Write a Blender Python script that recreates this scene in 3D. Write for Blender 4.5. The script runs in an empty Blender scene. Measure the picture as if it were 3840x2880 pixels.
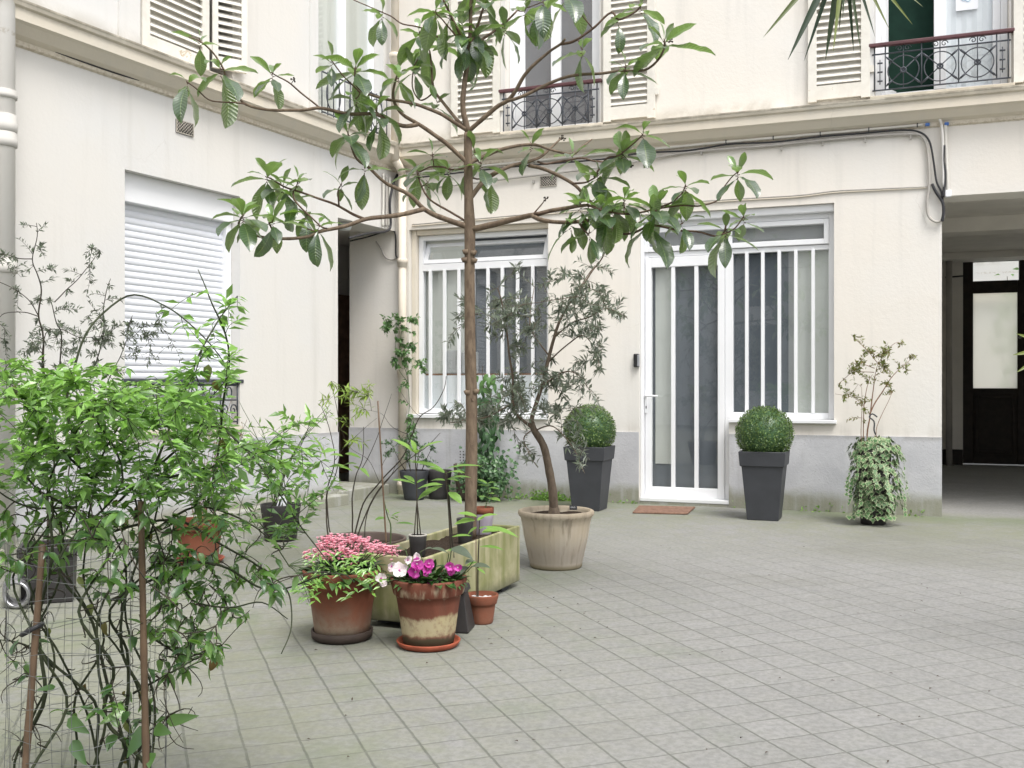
import bpy, bmesh, math, random
from mathutils import Vector, Matrix, noise as mnoise
R = math.radians
scene = bpy.context.scene
col = scene.collection

# ------------------------------------------------------------------ camera
F, HOR, CAMH = 3800.0, 1445.0, 1.15           # focal length and horizon row (pixels of the 3840 wide photo), eye height
cd = bpy.data.cameras.new('camera'); cam = bpy.data.objects.new('camera', cd); col.objects.link(cam)
cam.location = (0, 0, CAMH); cam.rotation_euler = (R(90), 0, 0)
cd.sensor_width = 36.0; cd.lens = 36.0 * F / 3840.0
cd.shift_y = (HOR - 1440.0) / 3840.0
cd.clip_start = 0.05; cd.clip_end = 500
scene.camera = cam

# ------------------------------------------------------------------ world, sun, exposure
world = bpy.data.worlds.new('World'); scene.world = world; world.use_nodes = True
wn = world.node_tree.nodes; wl = world.node_tree.links
bg = wn['Background']
sky = wn.new('ShaderNodeTexSky'); sky.sky_type = 'NISHITA'; sky.sun_disc = False
SUN_EL, SUN_ROT = 60.0, 152.0
sky.sun_elevation = R(SUN_EL); sky.sun_rotation = R(SUN_ROT)
sky.air_density = 1.0; sky.dust_density = 4.0; sky.ozone_density = 1.0
hs = wn.new('ShaderNodeHueSaturation'); hs.inputs['Saturation'].default_value = 0.25   # an overcast, milky sky
wl.new(sky.outputs[0], hs.inputs['Color']); wl.new(hs.outputs[0], bg.inputs['Color'])
bg.inputs['Strength'].default_value = 0.14
sd = bpy.data.lights.new('sun', 'SUN'); sun = bpy.data.objects.new('sun', sd); col.objects.link(sun)
sd.energy = 1.15; sd.angle = R(24); sd.color = (1.0, 0.97, 0.92)
a, e = R(SUN_ROT), R(SUN_EL)
sdir = Vector((math.sin(a) * math.cos(e), math.cos(a) * math.cos(e), math.sin(e)))
sun.rotation_euler = (-sdir).to_track_quat('-Z', 'Y').to_euler()
scene.view_settings.view_transform = 'Standard'; scene.view_settings.look = 'None'
scene.view_settings.gamma = 1.0; scene.view_settings.exposure = 0.98
scene.cycles.max_bounces = 8; scene.cycles.transparent_max_bounces = 12
scene.cycles.sample_clamp_indirect = 8

# ------------------------------------------------------------------ measuring helpers
def P(sx, sy, Y):
    return Vector(((sx - 1920) / F * Y, Y, CAMH - Y * (sy - HOR) / F))
def GR(sx, sy, z=0.0):
    Y = (CAMH - z) * F / (sy - HOR)
    return Vector(((sx - 1920) / F * Y, Y, z))
class Plane:
    """a vertical wall frame: local x along the wall, y into the building, z up"""
    def __init__(s, ox, oy, ang):
        s.o = Vector((ox, oy, 0)); s.ang = ang
        s.x = Vector((math.cos(ang), math.sin(ang), 0)); s.y = Vector((-math.sin(ang), math.cos(ang), 0))
    def at(s, sx, sy, off=0.0):
        d = Vector(((sx - 1920) / F, 1, -(sy - HOR) / F))
        c = Vector((0, 0, CAMH)); q = s.o + s.y * off
        t = (q - c).dot(s.y) / d.dot(s.y); p = c + d * t
        return (p - s.o).dot(s.x), p.z
    def xx(s, sx, off=0.0): return s.at(sx, HOR, off)[0]
BK = Plane(-1.236, 10.80, R(-21))             # wall at the back of the court, origin in the corner
LF = Plane(-1.236, 10.80, R(62.7))            # wall on the left, x negative towards the camera

# ------------------------------------------------------------------ mesh builder
class MB:
    def __init__(s): s.v = []; s.f = []; s.t = []; s.sm = []; s.m = []; s.mi = 0; s.bl = []
    def join(s, o, mi=1):
        b = len(s.v); s.v += o.v; s.t += o.t; s.bl += o.bl; s.sm += o.sm; s.m += [mi] * len(o.f); s.f += [[b + i for i in f] for f in o.f]; return s
    def add(s, vs, fs, tint=0.5, smooth=False, blade=None):
        b = len(s.v); s.v += [tuple(v) for v in vs]; s.bl += blade or [(0, 0, 0)] * len(vs)
        s.t += [tint] * len(vs) if not isinstance(tint, list) else tint
        for f in fs: s.f.append([b + i for i in f]); s.sm.append(smooth); s.m.append(s.mi)
    def box(s, x0, x1, y0, y1, z0, z1, tint=0.5, M=None):
        vs = [Vector((x, y, z)) for x in (x0, x1) for y in (y0, y1) for z in (z0, z1)]
        if M is not None: vs = [M @ v for v in vs]
        s.add(vs, [(0, 1, 3, 2), (4, 6, 7, 5), (0, 4, 5, 1), (2, 3, 7, 6), (0, 2, 6, 4), (1, 5, 7, 3)], tint)
    def tube(s, pts, r, n=6, tint=0.5, cap=True, closed=False):
        pts = [Vector(p) for p in pts]; k = len(pts)
        if not hasattr(r, '__len__'): r = [r] * k
        up = None; vs = []
        for i, p in enumerate(pts):
            if closed: d = pts[(i + 1) % k] - pts[i - 1]
            else: d = pts[min(i + 1, k - 1)] - pts[max(i - 1, 0)]
            if d.length < 1e-9: d = Vector((0, 0, 1))
            d.normalize()
            if up is None: up = Vector((0, 0, 1)) if abs(d.z) < .9 else Vector((1, 0, 0))
            sd_ = d.cross(up)
            if sd_.length < 1e-6: up = Vector((.3, .9, .1)); sd_ = d.cross(up)
            sd_.normalize(); up = sd_.cross(d).normalized()
            for j in range(n):
                an = 2 * math.pi * j / n
                vs.append(p + (sd_ * math.cos(an) + up * math.sin(an)) * r[i])
        fs = []
        for i in range(k if closed else k - 1):
            for j in range(n):
                i2 = (i + 1) % k
                fs.append((i * n + j, i * n + (j + 1) % n, i2 * n + (j + 1) % n, i2 * n + j))
        if cap and not closed: fs.append(tuple(range(n - 1, -1, -1))); fs.append(tuple((k - 1) * n + j for j in range(n)))
        s.add(vs, fs, tint, True)
    def lathe(s, prof, c=(0, 0, 0), n=40, tint=0.5, wob=0.0):
        vs = []; k = len(prof); c = Vector(c)
        for (r, z) in prof:
            for j in range(n):
                an = 2 * math.pi * j / n
                rr = r * (1 + wob * mnoise.noise(Vector((math.cos(an) * 2, math.sin(an) * 2, z * 9))))
                vs.append(c + Vector((rr * math.cos(an), rr * math.sin(an), z)))
        fs = [(i * n + j, i * n + (j + 1) % n, (i + 1) * n + (j + 1) % n, (i + 1) * n + j) for i in range(k - 1) for j in range(n)]
        s.add(vs, fs, tint, True)
    def leaf4(s, b, d, nrm, L, W, tint, fold=.25):
        d = d.normalized(); sd_ = d.cross(nrm)
        if sd_.length < 1e-5: sd_ = d.cross(Vector((.2, .3, .9)))
        sd_.normalize(); n = sd_.cross(d)
        m = b + d * L * .45
        vs = [b, m + sd_ * W * .5 + n * W * fold, b + d * L - n * L * .08, m - sd_ * W * .5 + n * W * fold, m]
        s.add(vs, [(0, 1, 4), (1, 2, 4), (0, 4, 3), (4, 2, 3)], tint, False)
    def leaf(s, b, d, nrm, L, W, tint, curl=.5, fold=.18, n=6, wave=.0, tipw=.55):
        """a bent leaf blade: n rows, five points across, pointed both ends"""
        d = d.normalized(); sd_ = d.cross(nrm)
        if sd_.length < 1e-5: sd_ = d.cross(Vector((.2, .3, .9)))
        sd_.normalize(); nn = sd_.cross(d); rows = []; p = b.copy()
        dd = d.copy()
        for i in range(n + 1):
            t = i / n
            w = W * .5 * (math.sin(math.pi * min(1, t ** tipw)) ** .8) if 0 < t < 1 else W * .02
            wv = wave * W * math.sin(t * 17 + tint * 40)
            rows.append([p + sd_ * w * q + nn * (abs(q) * w * fold + (wv * q * q)) for q in (-1, -.5, 0, .5, 1)])
            rot = Matrix.Rotation(-curl / n, 3, sd_)
            dd = rot @ dd; nn = rot @ nn
            p = p + dd * (L / n)
        vs = [v for r_ in rows for v in r_]
        fs = [(i * 5 + j, i * 5 + j + 1, i * 5 + j + 6, i * 5 + j + 5) for i in range(n) for j in range(4)]
        s.add(vs, fs, tint, True, [(i / n, q, 1) for i in range(n + 1) for q in (-1, -.5, 0, .5, 1)])
    def build(s, name, mat, parent=None, loc=None):
        me = bpy.data.meshes.new(name); me.from_pydata(s.v, [], s.f); me.update()
        me.polygons.foreach_set('use_smooth', s.sm)
        at = me.attributes.new('tint', 'FLOAT', 'POINT'); at.data.foreach_set('value', s.t)
        at = me.attributes.new('blade', 'FLOAT_VECTOR', 'POINT'); at.data.foreach_set('vector', [c_ for b_ in s.bl for c_ in b_])
        for m in (mat if isinstance(mat, (list, tuple)) else [mat]): me.materials.append(m)
        if isinstance(mat, (list, tuple)): me.polygons.foreach_set('material_index', s.m)
        o = bpy.data.objects.new(name, me); col.objects.link(o)
        if parent is not None: o.parent = parent
        if loc is not None: o.location = loc
        return o
def tag(o, label=None, cat=None, group=None, kind=None):
    if label: o['label'] = label
    if cat: o['category'] = cat
    if group: o['group'] = group
    if kind: o['kind'] = kind
    return o
def empty(name, loc, rz=0.0, label=None, cat=None, group=None):
    o = bpy.data.objects.new(name, None); col.objects.link(o); o.empty_display_size = .1
    o.location = loc; o.rotation_euler = (0, 0, rz)
    return tag(o, label, cat, group)
def bevel(o, w=.004, seg=2):
    m = o.modifiers.new('bevel', 'BEVEL'); m.width = w; m.segments = seg; m.limit_method = 'ANGLE'; m.angle_limit = R(40)
    return o

# ------------------------------------------------------------------ materials
class NT:
    def __init__(s, name):
        s.m = bpy.data.materials.new(name); s.m.use_nodes = True; s.t = s.m.node_tree
        s.b = s.t.nodes['Principled BSDF']; s.out = s.t.nodes['Material Output']
    def n(s, typ, **kw):
        nd = s.t.nodes.new('ShaderNode' + typ)
        for k, v in kw.items():
            if k.startswith('i_'): nd.inputs[k[2:].replace('_', ' ')].default_value = v
            else: setattr(nd, k, v)
        return nd
    def l(s, a, b): s.t.links.new(a, b)
    def pos(s): return s.n('NewGeometry').outputs['Position']
    def obj(s): return s.n('TexCoord').outputs['Object']
    def noise(s, vec, scale, det=4, rough=.55, dist=0.0):
        nd = s.n('TexNoise'); nd.inputs['Scale'].default_value = scale; nd.inputs['Detail'].default_value = det
        nd.inputs['Roughness'].default_value = rough; nd.inputs['Distortion'].default_value = dist
        s.l(vec, nd.inputs['Vector']); return nd.outputs['Fac']
    def scale(s, vec, v):
        nd = s.n('Mapping'); nd.inputs['Scale'].default_value = v; s.l(vec, nd.inputs['Vector']); return nd.outputs[0]
    def ramp(s, fac, a, b, c0=0.0, c1=1.0):
        nd = s.n('MapRange'); nd.interpolation_type = 'SMOOTHSTEP'
        nd.inputs[1].default_value = a; nd.inputs[2].default_value = b; nd.inputs[3].default_value = c0; nd.inputs[4].default_value = c1
        s.l(fac, nd.inputs[0]); return nd.outputs[0]
    def math(s, op, a, b=0.0, c=None):
        nd = s.n('Math'); nd.operation = op
        for i, q in enumerate((a, b, c)):
            if q is None: continue
            if isinstance(q, (int, float)): nd.inputs[i].default_value = q
            else: s.l(q, nd.inputs[i])
        return nd.outputs[0]
    def mix(s, fac, a, b):
        nd = s.n('Mix'); nd.data_type = 'RGBA'
        for i, q in ((0, fac), (6, a), (7, b)):
            if isinstance(q, (int, float)): nd.inputs[i].default_value = q
            elif isinstance(q, (tuple, list)): nd.inputs[i].default_value = tuple(q) + (1,) if len(q) == 3 else q
            else: s.l(q, nd.inputs[i])
        return nd.outputs[2]
    def bump(s, h, strength=.3, dist=.01):
        nd = s.n('Bump'); nd.inputs['Strength'].default_value = strength; nd.inputs['Distance'].default_value = dist
        s.l(h, nd.inputs['Height']); s.l(nd.outputs[0], s.b.inputs['Normal']); return nd.outputs[0]
    def sep(s, vec):
        nd = s.n('SeparateXYZ'); s.l(vec, nd.inputs[0]); return nd.outputs
    def tint(s): return s.n('Attribute', attribute_name='tint').outputs['Fac']
    def base(s, c, rough=.6, spec=.3):
        if isinstance(c, (tuple, list)): s.b.inputs['Base Color'].default_value = tuple(c) + (1,)
        else: s.l(c, s.b.inputs['Base Color'])
        s.b.inputs['Roughness'].default_value = rough; s.b.inputs['Specular IOR Level'].default_value = spec
        return s.m

def m_plain(name, c, rough=.5, spec=.4, var=.12, sc=9.0, bump=0.0, metal=0.0):
    t = NT(name); p = t.obj(); f = t.noise(p, sc, 5)
    t.base(t.mix(t.ramp(f, .3, .75), tuple(x * (1 - var) for x in c), tuple(min(1, x * (1 + var)) for x in c)), rough, spec)
    t.b.inputs['Metallic'].default_value = metal
    if bump: t.bump(t.noise(p, sc * 6, 6, .65), bump, .004)
    return t.m

def m_plaster(name, c, grey):
    t = NT(name); p = t.pos()
    big = t.noise(p, .55, 5, .55); streak = t.noise(t.scale(p, (2.6, 2.6, .16)), 2.4, 5, .6)
    fine = t.noise(p, 34, 6, .62); mott = t.noise(p, 2.3, 6, .65, .6)
    c1 = t.mix(t.ramp(big, .35, .7), c, grey)
    c1 = t.mix(t.math('MULTIPLY', t.ramp(streak, .50, .82), .42), c1, (.52, .505, .47))
    c1 = t.mix(t.math('MULTIPLY', t.ramp(mott, .56, .85), .25), c1, (.58, .55, .48))
    z = t.sep(p)[2]
    # dirt that has collected along ledges at the first floor and damp just above the plinth
    led = t.math('MULTIPLY', t.ramp(t.math('ABSOLUTE', t.math('SUBTRACT', z, 3.70)), .0, .16, 1, 0), t.ramp(mott, .34, .62))
    c1 = t.mix(t.math('MULTIPLY', led, .55), c1, (.30, .275, .215))
    edg = t.math('MULTIPLY', t.ramp(t.math('ABSOLUTE', t.math('SUBTRACT', z, 3.665)), .006, .018, 1, 0), t.ramp(streak, .30, .60))
    c1 = t.mix(t.math('MULTIPLY', edg, .65), c1, (.16, .145, .11))
    und = t.math('MULTIPLY', t.ramp(t.math('ABSOLUTE', t.math('SUBTRACT', z, 3.43)), .004, .03, 1, 0), t.ramp(fine, .42, .62))
    c1 = t.mix(t.math('MULTIPLY', und, .45), c1, (.33, .26, .17))
    vo = t.n('TexVoronoi'); vo.feature = 'DISTANCE_TO_EDGE'; vo.inputs['Scale'].default_value = .62; wp = t.n('VectorMath'); wp.operation = 'ADD'
    sc_ = t.n('VectorMath'); sc_.operation = 'SCALE'; sc_.inputs['Scale'].default_value = .35; nz_ = t.n('TexNoise'); nz_.inputs['Scale'].default_value = 3.0; nz_.inputs['Detail'].default_value = 5; t.l(p, nz_.inputs['Vector'])
    t.l(nz_.outputs['Color'], sc_.inputs[0]); t.l(p, wp.inputs[0]); t.l(sc_.outputs[0], wp.inputs[1]); t.l(wp.outputs[0], vo.inputs['Vector'])
    ck_ = t.math('MULTIPLY', t.ramp(vo.outputs['Distance'], .0008, .0028, 1, 0), t.ramp(big, .5, .62)); c1 = t.mix(t.math('MULTIPLY', ck_, .35), c1, (.38, .35, .30))
    pl = t.math('MULTIPLY', t.ramp(z, .69, .85, 1, 0), t.ramp(streak, .38, .72))
    c1 = t.mix(t.math('MULTIPLY', pl, .35), c1, (.42, .38, .32))
    t.base(c1, .85, .2); t.bump(t.math('ADD', t.math('MULTIPLY', fine, .5), t.math('MULTIPLY', mott, .9)), .16, .02); return t.m

def m_plinth(name):
    t = NT(name); p = t.pos(); z = t.sep(p)[2]
    n1 = t.noise(p, 3.1, 6, .65, .4); n2 = t.noise(p, 46, 5, .7); st = t.noise(t.scale(p, (4, 4, .35)), 2.6, 5)
    c = t.mix(t.ramp(n1, .3, .7), (.455, .46, .485), (.545, .55, .57))
    c = t.mix(t.math('MULTIPLY', t.ramp(n2, .60, .68), t.math('MULTIPLY', t.ramp(n1, .42, .62), .8)), c, (.17, .17, .18))
    c = t.mix(t.math('MULTIPLY', t.ramp(st, .55, .8), .45), c, (.30, .29, .27))
    mo = t.math('MULTIPLY', t.ramp(t.math('ADD', z, t.math('MULTIPLY', n1, -.22)), -.02, .12, 1, 0), t.ramp(st, .25, .55, .5, 1))
    c = t.mix(t.math('MULTIPLY', mo, .92), c, t.mix(n2, (.20, .21, .145), (.31, .30, .25)))
    tp = t.math('MULTIPLY', t.ramp(z, .64, .69), t.ramp(n1, .40, .55))
    c = t.mix(t.math('MULTIPLY', tp, .5), c, (.25, .24, .23))
    t.base(c, .9, .2); t.bump(t.math('ADD', n2, t.math('MULTIPLY', n1, .6)), .45, .008); return t.m

TH, TS = .3506, .1735
def m_paving(name):
    t = NT(name); p = t.pos(); q = t.sep(p)
    u = t.math('ADD', t.math('MULTIPLY', q[0], math.cos(TH)), t.math('MULTIPLY', q[1], math.sin(TH)))
    v = t.math('ADD', t.math('MULTIPLY', q[0], -math.sin(TH)), t.math('MULTIPLY', q[1], math.cos(TH)))
    wob = t.math('MULTIPLY', t.math('SUBTRACT', t.noise(p, 1.7, 3), .5), .018)
    wob2 = t.math('MULTIPLY', t.math('SUBTRACT', t.noise(p, 24, 3), .5), .006)
    u = t.math('ADD', u, t.math('ADD', wob, wob2)); v = t.math('ADD', v, t.math('ADD', wob, wob2))
    us = t.math('DIVIDE', t.math('SUBTRACT', u, .747 * TS), TS * 1.02); ui = t.math('FLOOR', u_ := us)
    vs = t.math('DIVIDE', t.math('SUBTRACT', v, .12 * TS), TS); vi = t.math('FLOOR', vs)
    fu = t.math('ABSOLUTE', t.math('SUBTRACT', t.math('FRACT', us), .5)); fv = t.math('ABSOLUTE', t.math('SUBTRACT', t.math('FRACT', vs), .5))
    ju = t.ramp(fu, .468, .488); jv = t.ramp(fv, .474, .490)
    patch = t.noise(p, .8, 5, .6); fade = t.ramp(patch, .36, .66, 1.0, .55)
    dy = t.ramp(q[1], 5.0, 8.2, 1, .34)                       # joints silted up with moss towards the far wall
    j = t.math('MULTIPLY', t.math('MAXIMUM', ju, t.math('MULTIPLY', jv, .85)), t.math('MULTIPLY', fade, dy))
    cv = t.n('CombineXYZ'); t.l(ui, cv.inputs[0]); t.l(vi, cv.inputs[1])
    wn_ = t.n('TexWhiteNoise'); t.l(cv.outputs[0], wn_.inputs['Vector'])
    fine = t.noise(p, 80, 4, .75); mid = t.noise(p, 9, 6, .72, .3); grn2 = t.noise(p, 38, 3, .7)
    c = t.mix(wn_.outputs['Value'], (.232, .232, .228), (.266, .265, .262))
    c = t.mix(t.ramp(mid, .3, .75), c, (.272, .270, .258))
    c = t.mix(t.ramp(grn2, .36, .64, .38, 0), c, (.12, .122, .115)); c = t.mix(t.math('MULTIPLY', t.ramp(fine, .60, .72), .55), c, (.42, .42, .40))
    c = t.mix(t.math('MULTIPLY', t.ramp(fine, .25, .38, 1, 0), .45), c, (.14, .14, .135))
    spot = t.ramp(t.noise(p, 3.3, 2, .4), .70, .76)
    c = t.mix(t.math('MULTIPLY', spot, .3), c, (.14, .14, .15))
    # moss left and far; the left mask also paints in the plants' shade
    dw = t.math('SUBTRACT', 10.326, t.math('ADD', q[1], t.math('MULTIPLY', q[0], .3839)))     # towards the back wall
    near = t.math('MULTIPLY', t.ramp(dw, .0, 3.6, 1, 0), t.ramp(dw, -.5, .1))
    left = t.ramp(t.math('ADD', q[0], t.math('MULTIPLY', q[1], -.10)), -1.6, .7, 1, 0)
    mo = t.math('MULTIPLY', t.math('MAXIMUM', near, t.math('MULTIPLY', left, .8)), t.ramp(t.math('ADD', t.math('MULTIPLY', mid, .5), t.math('MULTIPLY', patch, .5)), .34, .62))
    c = t.mix(t.math('MULTIPLY', mo, .78), c, t.mix(mid, (.125, .15, .075), (.215, .22, .14)))
    edge = t.math('MULTIPLY', t.math('MULTIPLY', t.ramp(dw, .1, .75, 1, 0), t.ramp(dw, -.2, .05)), t.ramp(patch, .32, .5))
    c = t.mix(t.math('MULTIPLY', edge, .45), c, (.13, .17, .085))
    big = t.noise(p, .45, 6, .7, .8); c = t.mix(t.ramp(big, .46, .70, 0, .40), c, (.15, .150, .125))
    run_ = t.noise(t.scale(p, (.7, 2.6, 1)), 2.2, 6, .7, .5); c = t.mix(t.ramp(run_, .58, .78, 0, .30), c, (.40, .395, .385))
    grn = t.ramp(t.noise(p, 1.3, 5, .7, .4), .50, .72); c = t.mix(t.math('MULTIPLY', t.math('MULTIPLY', grn, t.ramp(q[0], 2.2, -.8)), .65), c, (.135, .165, .098))
    c = t.mix(t.math('MULTIPLY', t.math('MULTIPLY', j, .78), t.ramp(mid, .2, .6, .55, 1)), c, (.085, .092, .075))
    t.base(c, .82, .3)
    h = t.math('SUBTRACT', t.math('MULTIPLY', mid, .3), t.math('MULTIPLY', j, 1.0))
    h = t.math('ADD', h, t.math('MULTIPLY', fine, .25)); t.bump(h, .5, .006); return t.m

def m_leaf(name, young, old, under=None, rough=.38, trans=.28, spec=.5, ribs=False, coat=0.0):
    """two-sided leaf: tint 0 = old leaf, 1 = young leaf; a paler underside; a little light through the blade"""
    t = NT(name); ti = t.tint()
    p = t.obj(); nz = t.noise(p, 40, 3)
    c = t.mix(ti, old, young); c = t.mix(t.math('MULTIPLY', nz, .35), c, tuple(x * .6 for x in old))
    if under is not None:
        bf = t.n('NewGeometry').outputs['Backfacing']; c = t.mix(t.math('MULTIPLY', bf, .85), c, under)
    if ribs:
        bv = t.sep(t.n('Attribute', attribute_name='blade').outputs['Vector']); aq = t.math('ABSOLUTE', bv[1])
        ph = t.math('SUBTRACT', t.math('MULTIPLY', bv[0], 13.0), t.math('MULTIPLY', aq, 1.6)); rb = t.math('ABSOLUTE', t.math('SUBTRACT', t.math('FRACT', ph), .5))
        mr = t.ramp(aq, .02, .10, 1, 0); c = t.mix(t.math('MULTIPLY', mr, .6), c, (.30, .40, .16))
        c = t.mix(t.math('MULTIPLY', t.ramp(rb, .0, .14, 1, 0), .18), c, tuple(min(1, x * 2.6) for x in old))
        t.bump(t.math('ADD', t.ramp(rb, .0, .40), t.math('MULTIPLY', mr, -.6)), .75, .006)
    t.base(c, rough, spec)
    if coat: t.b.inputs['Coat Weight'].default_value = coat; t.b.inputs['Coat IOR'].default_value = 1.85; t.b.inputs['Coat Roughness'].default_value = .28
    tr = t.n('BsdfTranslucent'); t.l(t.mix(.55, c, (young[0] * 1.5, young[1] * 1.5, young[2] * .8)), tr.inputs['Color'])
    ms = t.n('MixShader'); ms.inputs[0].default_value = trans
    t.l(t.b.outputs[0], ms.inputs[1]); t.l(tr.outputs[0], ms.inputs[2]); t.l(ms.outputs[0], t.out.inputs['Surface'])
    return t.m

def m_terracotta(name, c, lime=0.0, dark=.0, seed=0.0, band=None):
    t = NT(name); p = t.obj(); z = t.sep(p)[2]
    pp = t.n('Mapping'); pp.inputs['Location'].default_value = (seed, seed * 2, seed * 3); t.l(p, pp.inputs['Vector']); pv = pp.outputs[0]
    n1 = t.noise(pv, 6, 6, .62, .5); n2 = t.noise(pv, 38, 5, .6); st = t.noise(t.scale(pv, (12, 12, 1.5)), 2.0, 5)
    cc = t.mix(t.ramp(n1, .3, .7), c, (c[0] * .62, c[1] * .55, c[2] * .52))
    cc = t.mix(t.math('MULTIPLY', t.ramp(st, .5, .78), .35), cc, (.10, .075, .055))
    if lime: cc = t.mix(t.math('MULTIPLY', t.math('MULTIPLY', t.ramp(t.math('ADD', z, t.math('MULTIPLY', n1, -.20)), -.08, .10, 1, 0), t.ramp(n2, .2, .6, .5, 1)), lime), cc, (.30, .25, .19))
    if band:
        zz = t.math('ADD', z, t.math('MULTIPLY', t.math('SUBTRACT', n1, .5), .085)); zz = t.math('ADD', zz, t.math('MULTIPLY', t.math('SUBTRACT', st, .5), .035))
        b1 = t.math('MULTIPLY', t.ramp(zz, band[0], band[0] + .02), t.ramp(zz, band[1], band[1] + .02, 1, 0))
        cc = t.mix(t.math('MULTIPLY', b1, t.ramp(n2, .3, .55, .45, .95)), cc, t.mix(n1, (.46, .40, .20), (.42, .36, .27)))
        b2 = t.ramp(zz, band[0] - .012, band[0] + .008, 1, 0)
        cc = t.mix(t.math('MULTIPLY', b2, .9), cc, (.055, .055, .032))
        b3 = t.math('MULTIPLY', t.ramp(zz, band[2], band[2] + .015), t.ramp(zz, band[2] + .035, band[2] + .06, 1, 0))
        cc = t.mix(t.math('MULTIPLY', b3, t.ramp(st, .45, .62, 0, .75)), cc, (.45, .37, .26))
    t.base(cc, .8, .25); t.bump(t.math('ADD', n2, t.math('MULTIPLY', n1, .6)), .25, .004); return t.m

def m_glass(name, tint=(.985, .995, .995), frost=0.0):
    t = NT(name); fr = t.n('Fresnel'); t.l(t.ramp(t.n('NewGeometry').outputs['Backfacing'], 0, 1, 1.52, 1 / 1.52), fr.inputs['IOR'])
    tr = t.n('BsdfTransparent'); tr.inputs['Color'].default_value = tint + (1,)
    gl = t.n('BsdfGlossy'); gl.inputs['Roughness'].default_value = .015 + frost; gl.inputs['Color'].default_value = (1, 1, 1, 1)
    f2 = t.math('MINIMUM', t.math('MULTIPLY', fr.outputs[0], 1.3), 1.0)
    ms = t.n('MixShader'); t.l(f2, ms.inputs[0]); t.l(tr.outputs[0], ms.inputs[1]); t.l(gl.outputs[0], ms.inputs[2])
    t.l(ms.outputs[0], t.out.inputs['Surface']); return t.m
def m_frosted(name, c):
    t = NT(name); tl = t.n('BsdfTranslucent'); tl.inputs['Color'].default_value = c + (1,)
    rf = t.n('BsdfRefraction'); rf.inputs['IOR'].default_value = 1.04; rf.inputs['Roughness'].default_value = .55; rf.inputs['Color'].default_value = (1, .99, .95, 1)
    ms = t.n('MixShader'); ms.inputs[0].default_value = .45
    t.l(rf.outputs[0], ms.inputs[1]); t.l(tl.outputs[0], ms.inputs[2]); t.l(ms.outputs[0], t.out.inputs['Surface']); return t.m
def m_peeling(name):
    t = NT(name); p = t.obj(); n1 = t.noise(p, 7, 6, .7, .8); z = t.sep(p)[2]
    lo = t.ramp(z, 3.66, 4.0, 1, .1)
    c = t.mix(t.ramp(n1, .3, .7), (.66, .63, .57), (.74, .72, .66))
    c = t.mix(t.math('MULTIPLY', t.ramp(n1, .60, .64), lo), c, (.42, .30, .17))
    n2 = t.noise(p, 3, 5, .6); c = t.mix(t.math('MULTIPLY', t.ramp(n2, .58, .75), .35), c, (.45, .42, .38))
    t.base(c, .6, .3); return t.m
def m_bark(name, c, c2, rings=True, sc=1.0):
    t = NT(name); p = t.obj(); z = t.sep(p)[2]
    n1 = t.noise(t.scale(p, (14, 14, 4)), 3 * sc, 5, .6); n2 = t.noise(p, 70, 4)
    cc = t.mix(t.ramp(n1, .3, .7), c, c2)
    if rings:
        rg = t.math('FRACT', t.math('ADD', t.math('MULTIPLY', z, 11), t.math('MULTIPLY', n1, 2.6)))
        cc = t.mix(t.ramp(rg, .90, .97, 0, .22), cc, tuple(min(1, x * 1.7) for x in c2))
    t.base(cc, .75, .3); t.bump(t.math('ADD', n1, t.math('MULTIPLY', n2, .4)), .4, .006); return t.m
def m_planter(name):
    t = NT(name); p = t.obj(); z = t.sep(p)[2]
    n1 = t.noise(p, 4.5, 6, .6, .3); st = t.noise(t.scale(p, (11, 11, 1.2)), 1.8, 5); n2 = t.noise(p, 55, 4)
    c = t.mix(t.ramp(n1, .35, .65), (.40, .37, .24), (.32, .31, .17))
    c = t.mix(t.ramp(t.math('ADD', t.math('MULTIPLY', st, .6), t.math('MULTIPLY', n1, .4)), .40, .62, 0, .85), c, (.205, .215, .085))
    c = t.mix(t.ramp(st, .60, .82, 0, .5), c, (.13, .16, .06))
    c = t.mix(t.ramp(t.math('ADD', z, t.math('MULTIPLY', n1, -.1)), -.03, .06, .8, 0), c, (.09, .09, .06))
    t.base(c, .8, .3); t.bump(n2, .15, .003); return t.m
def m_stonepot(name):
    t = NT(name); p = t.obj(); z = t.sep(p)[2]
    n1 = t.noise(p, 5, 6, .6, .4); st = t.noise(t.scale(p, (13, 13, 1.1)), 2.0, 5)
    c = t.mix(t.ramp(n1, .3, .7), (.46, .39, .29), (.52, .46, .37))
    lo = t.ramp(t.math('ADD', z, t.math('MULTIPLY', n1, -.10)), .03, .20, 1, 0)
    c = t.mix(t.math('MULTIPLY', lo, .65), c, (.28, .25, .22))
    c = t.mix(t.math('MULTIPLY', t.ramp(st, .50, .70), .60), c, (.19, .16, .12))
    c = t.mix(t.ramp(z, .04, .012, 0, .8), c, (.20, .17, .10))
    c = t.mix(t.ramp(z, .325, .35, 0, .5), c, (.27, .22, .16))
    t.base(c, .85, .25); t.bump(t.noise(p, 70, 4), .2, .003); return t.m
def m_soil(name):
    t = NT(name); p = t.obj(); n = t.noise(p, 60, 6, .7); n2 = t.noise(p, 130, 3)
    c = t.mix(n, (.018, .013, .01), (.065, .045, .032)); c = t.mix(t.ramp(n2, .68, .72), c, (.25, .2, .15))
    t.base(c, .95, .2); t.bump(n, .9, .02); return t.m
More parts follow.
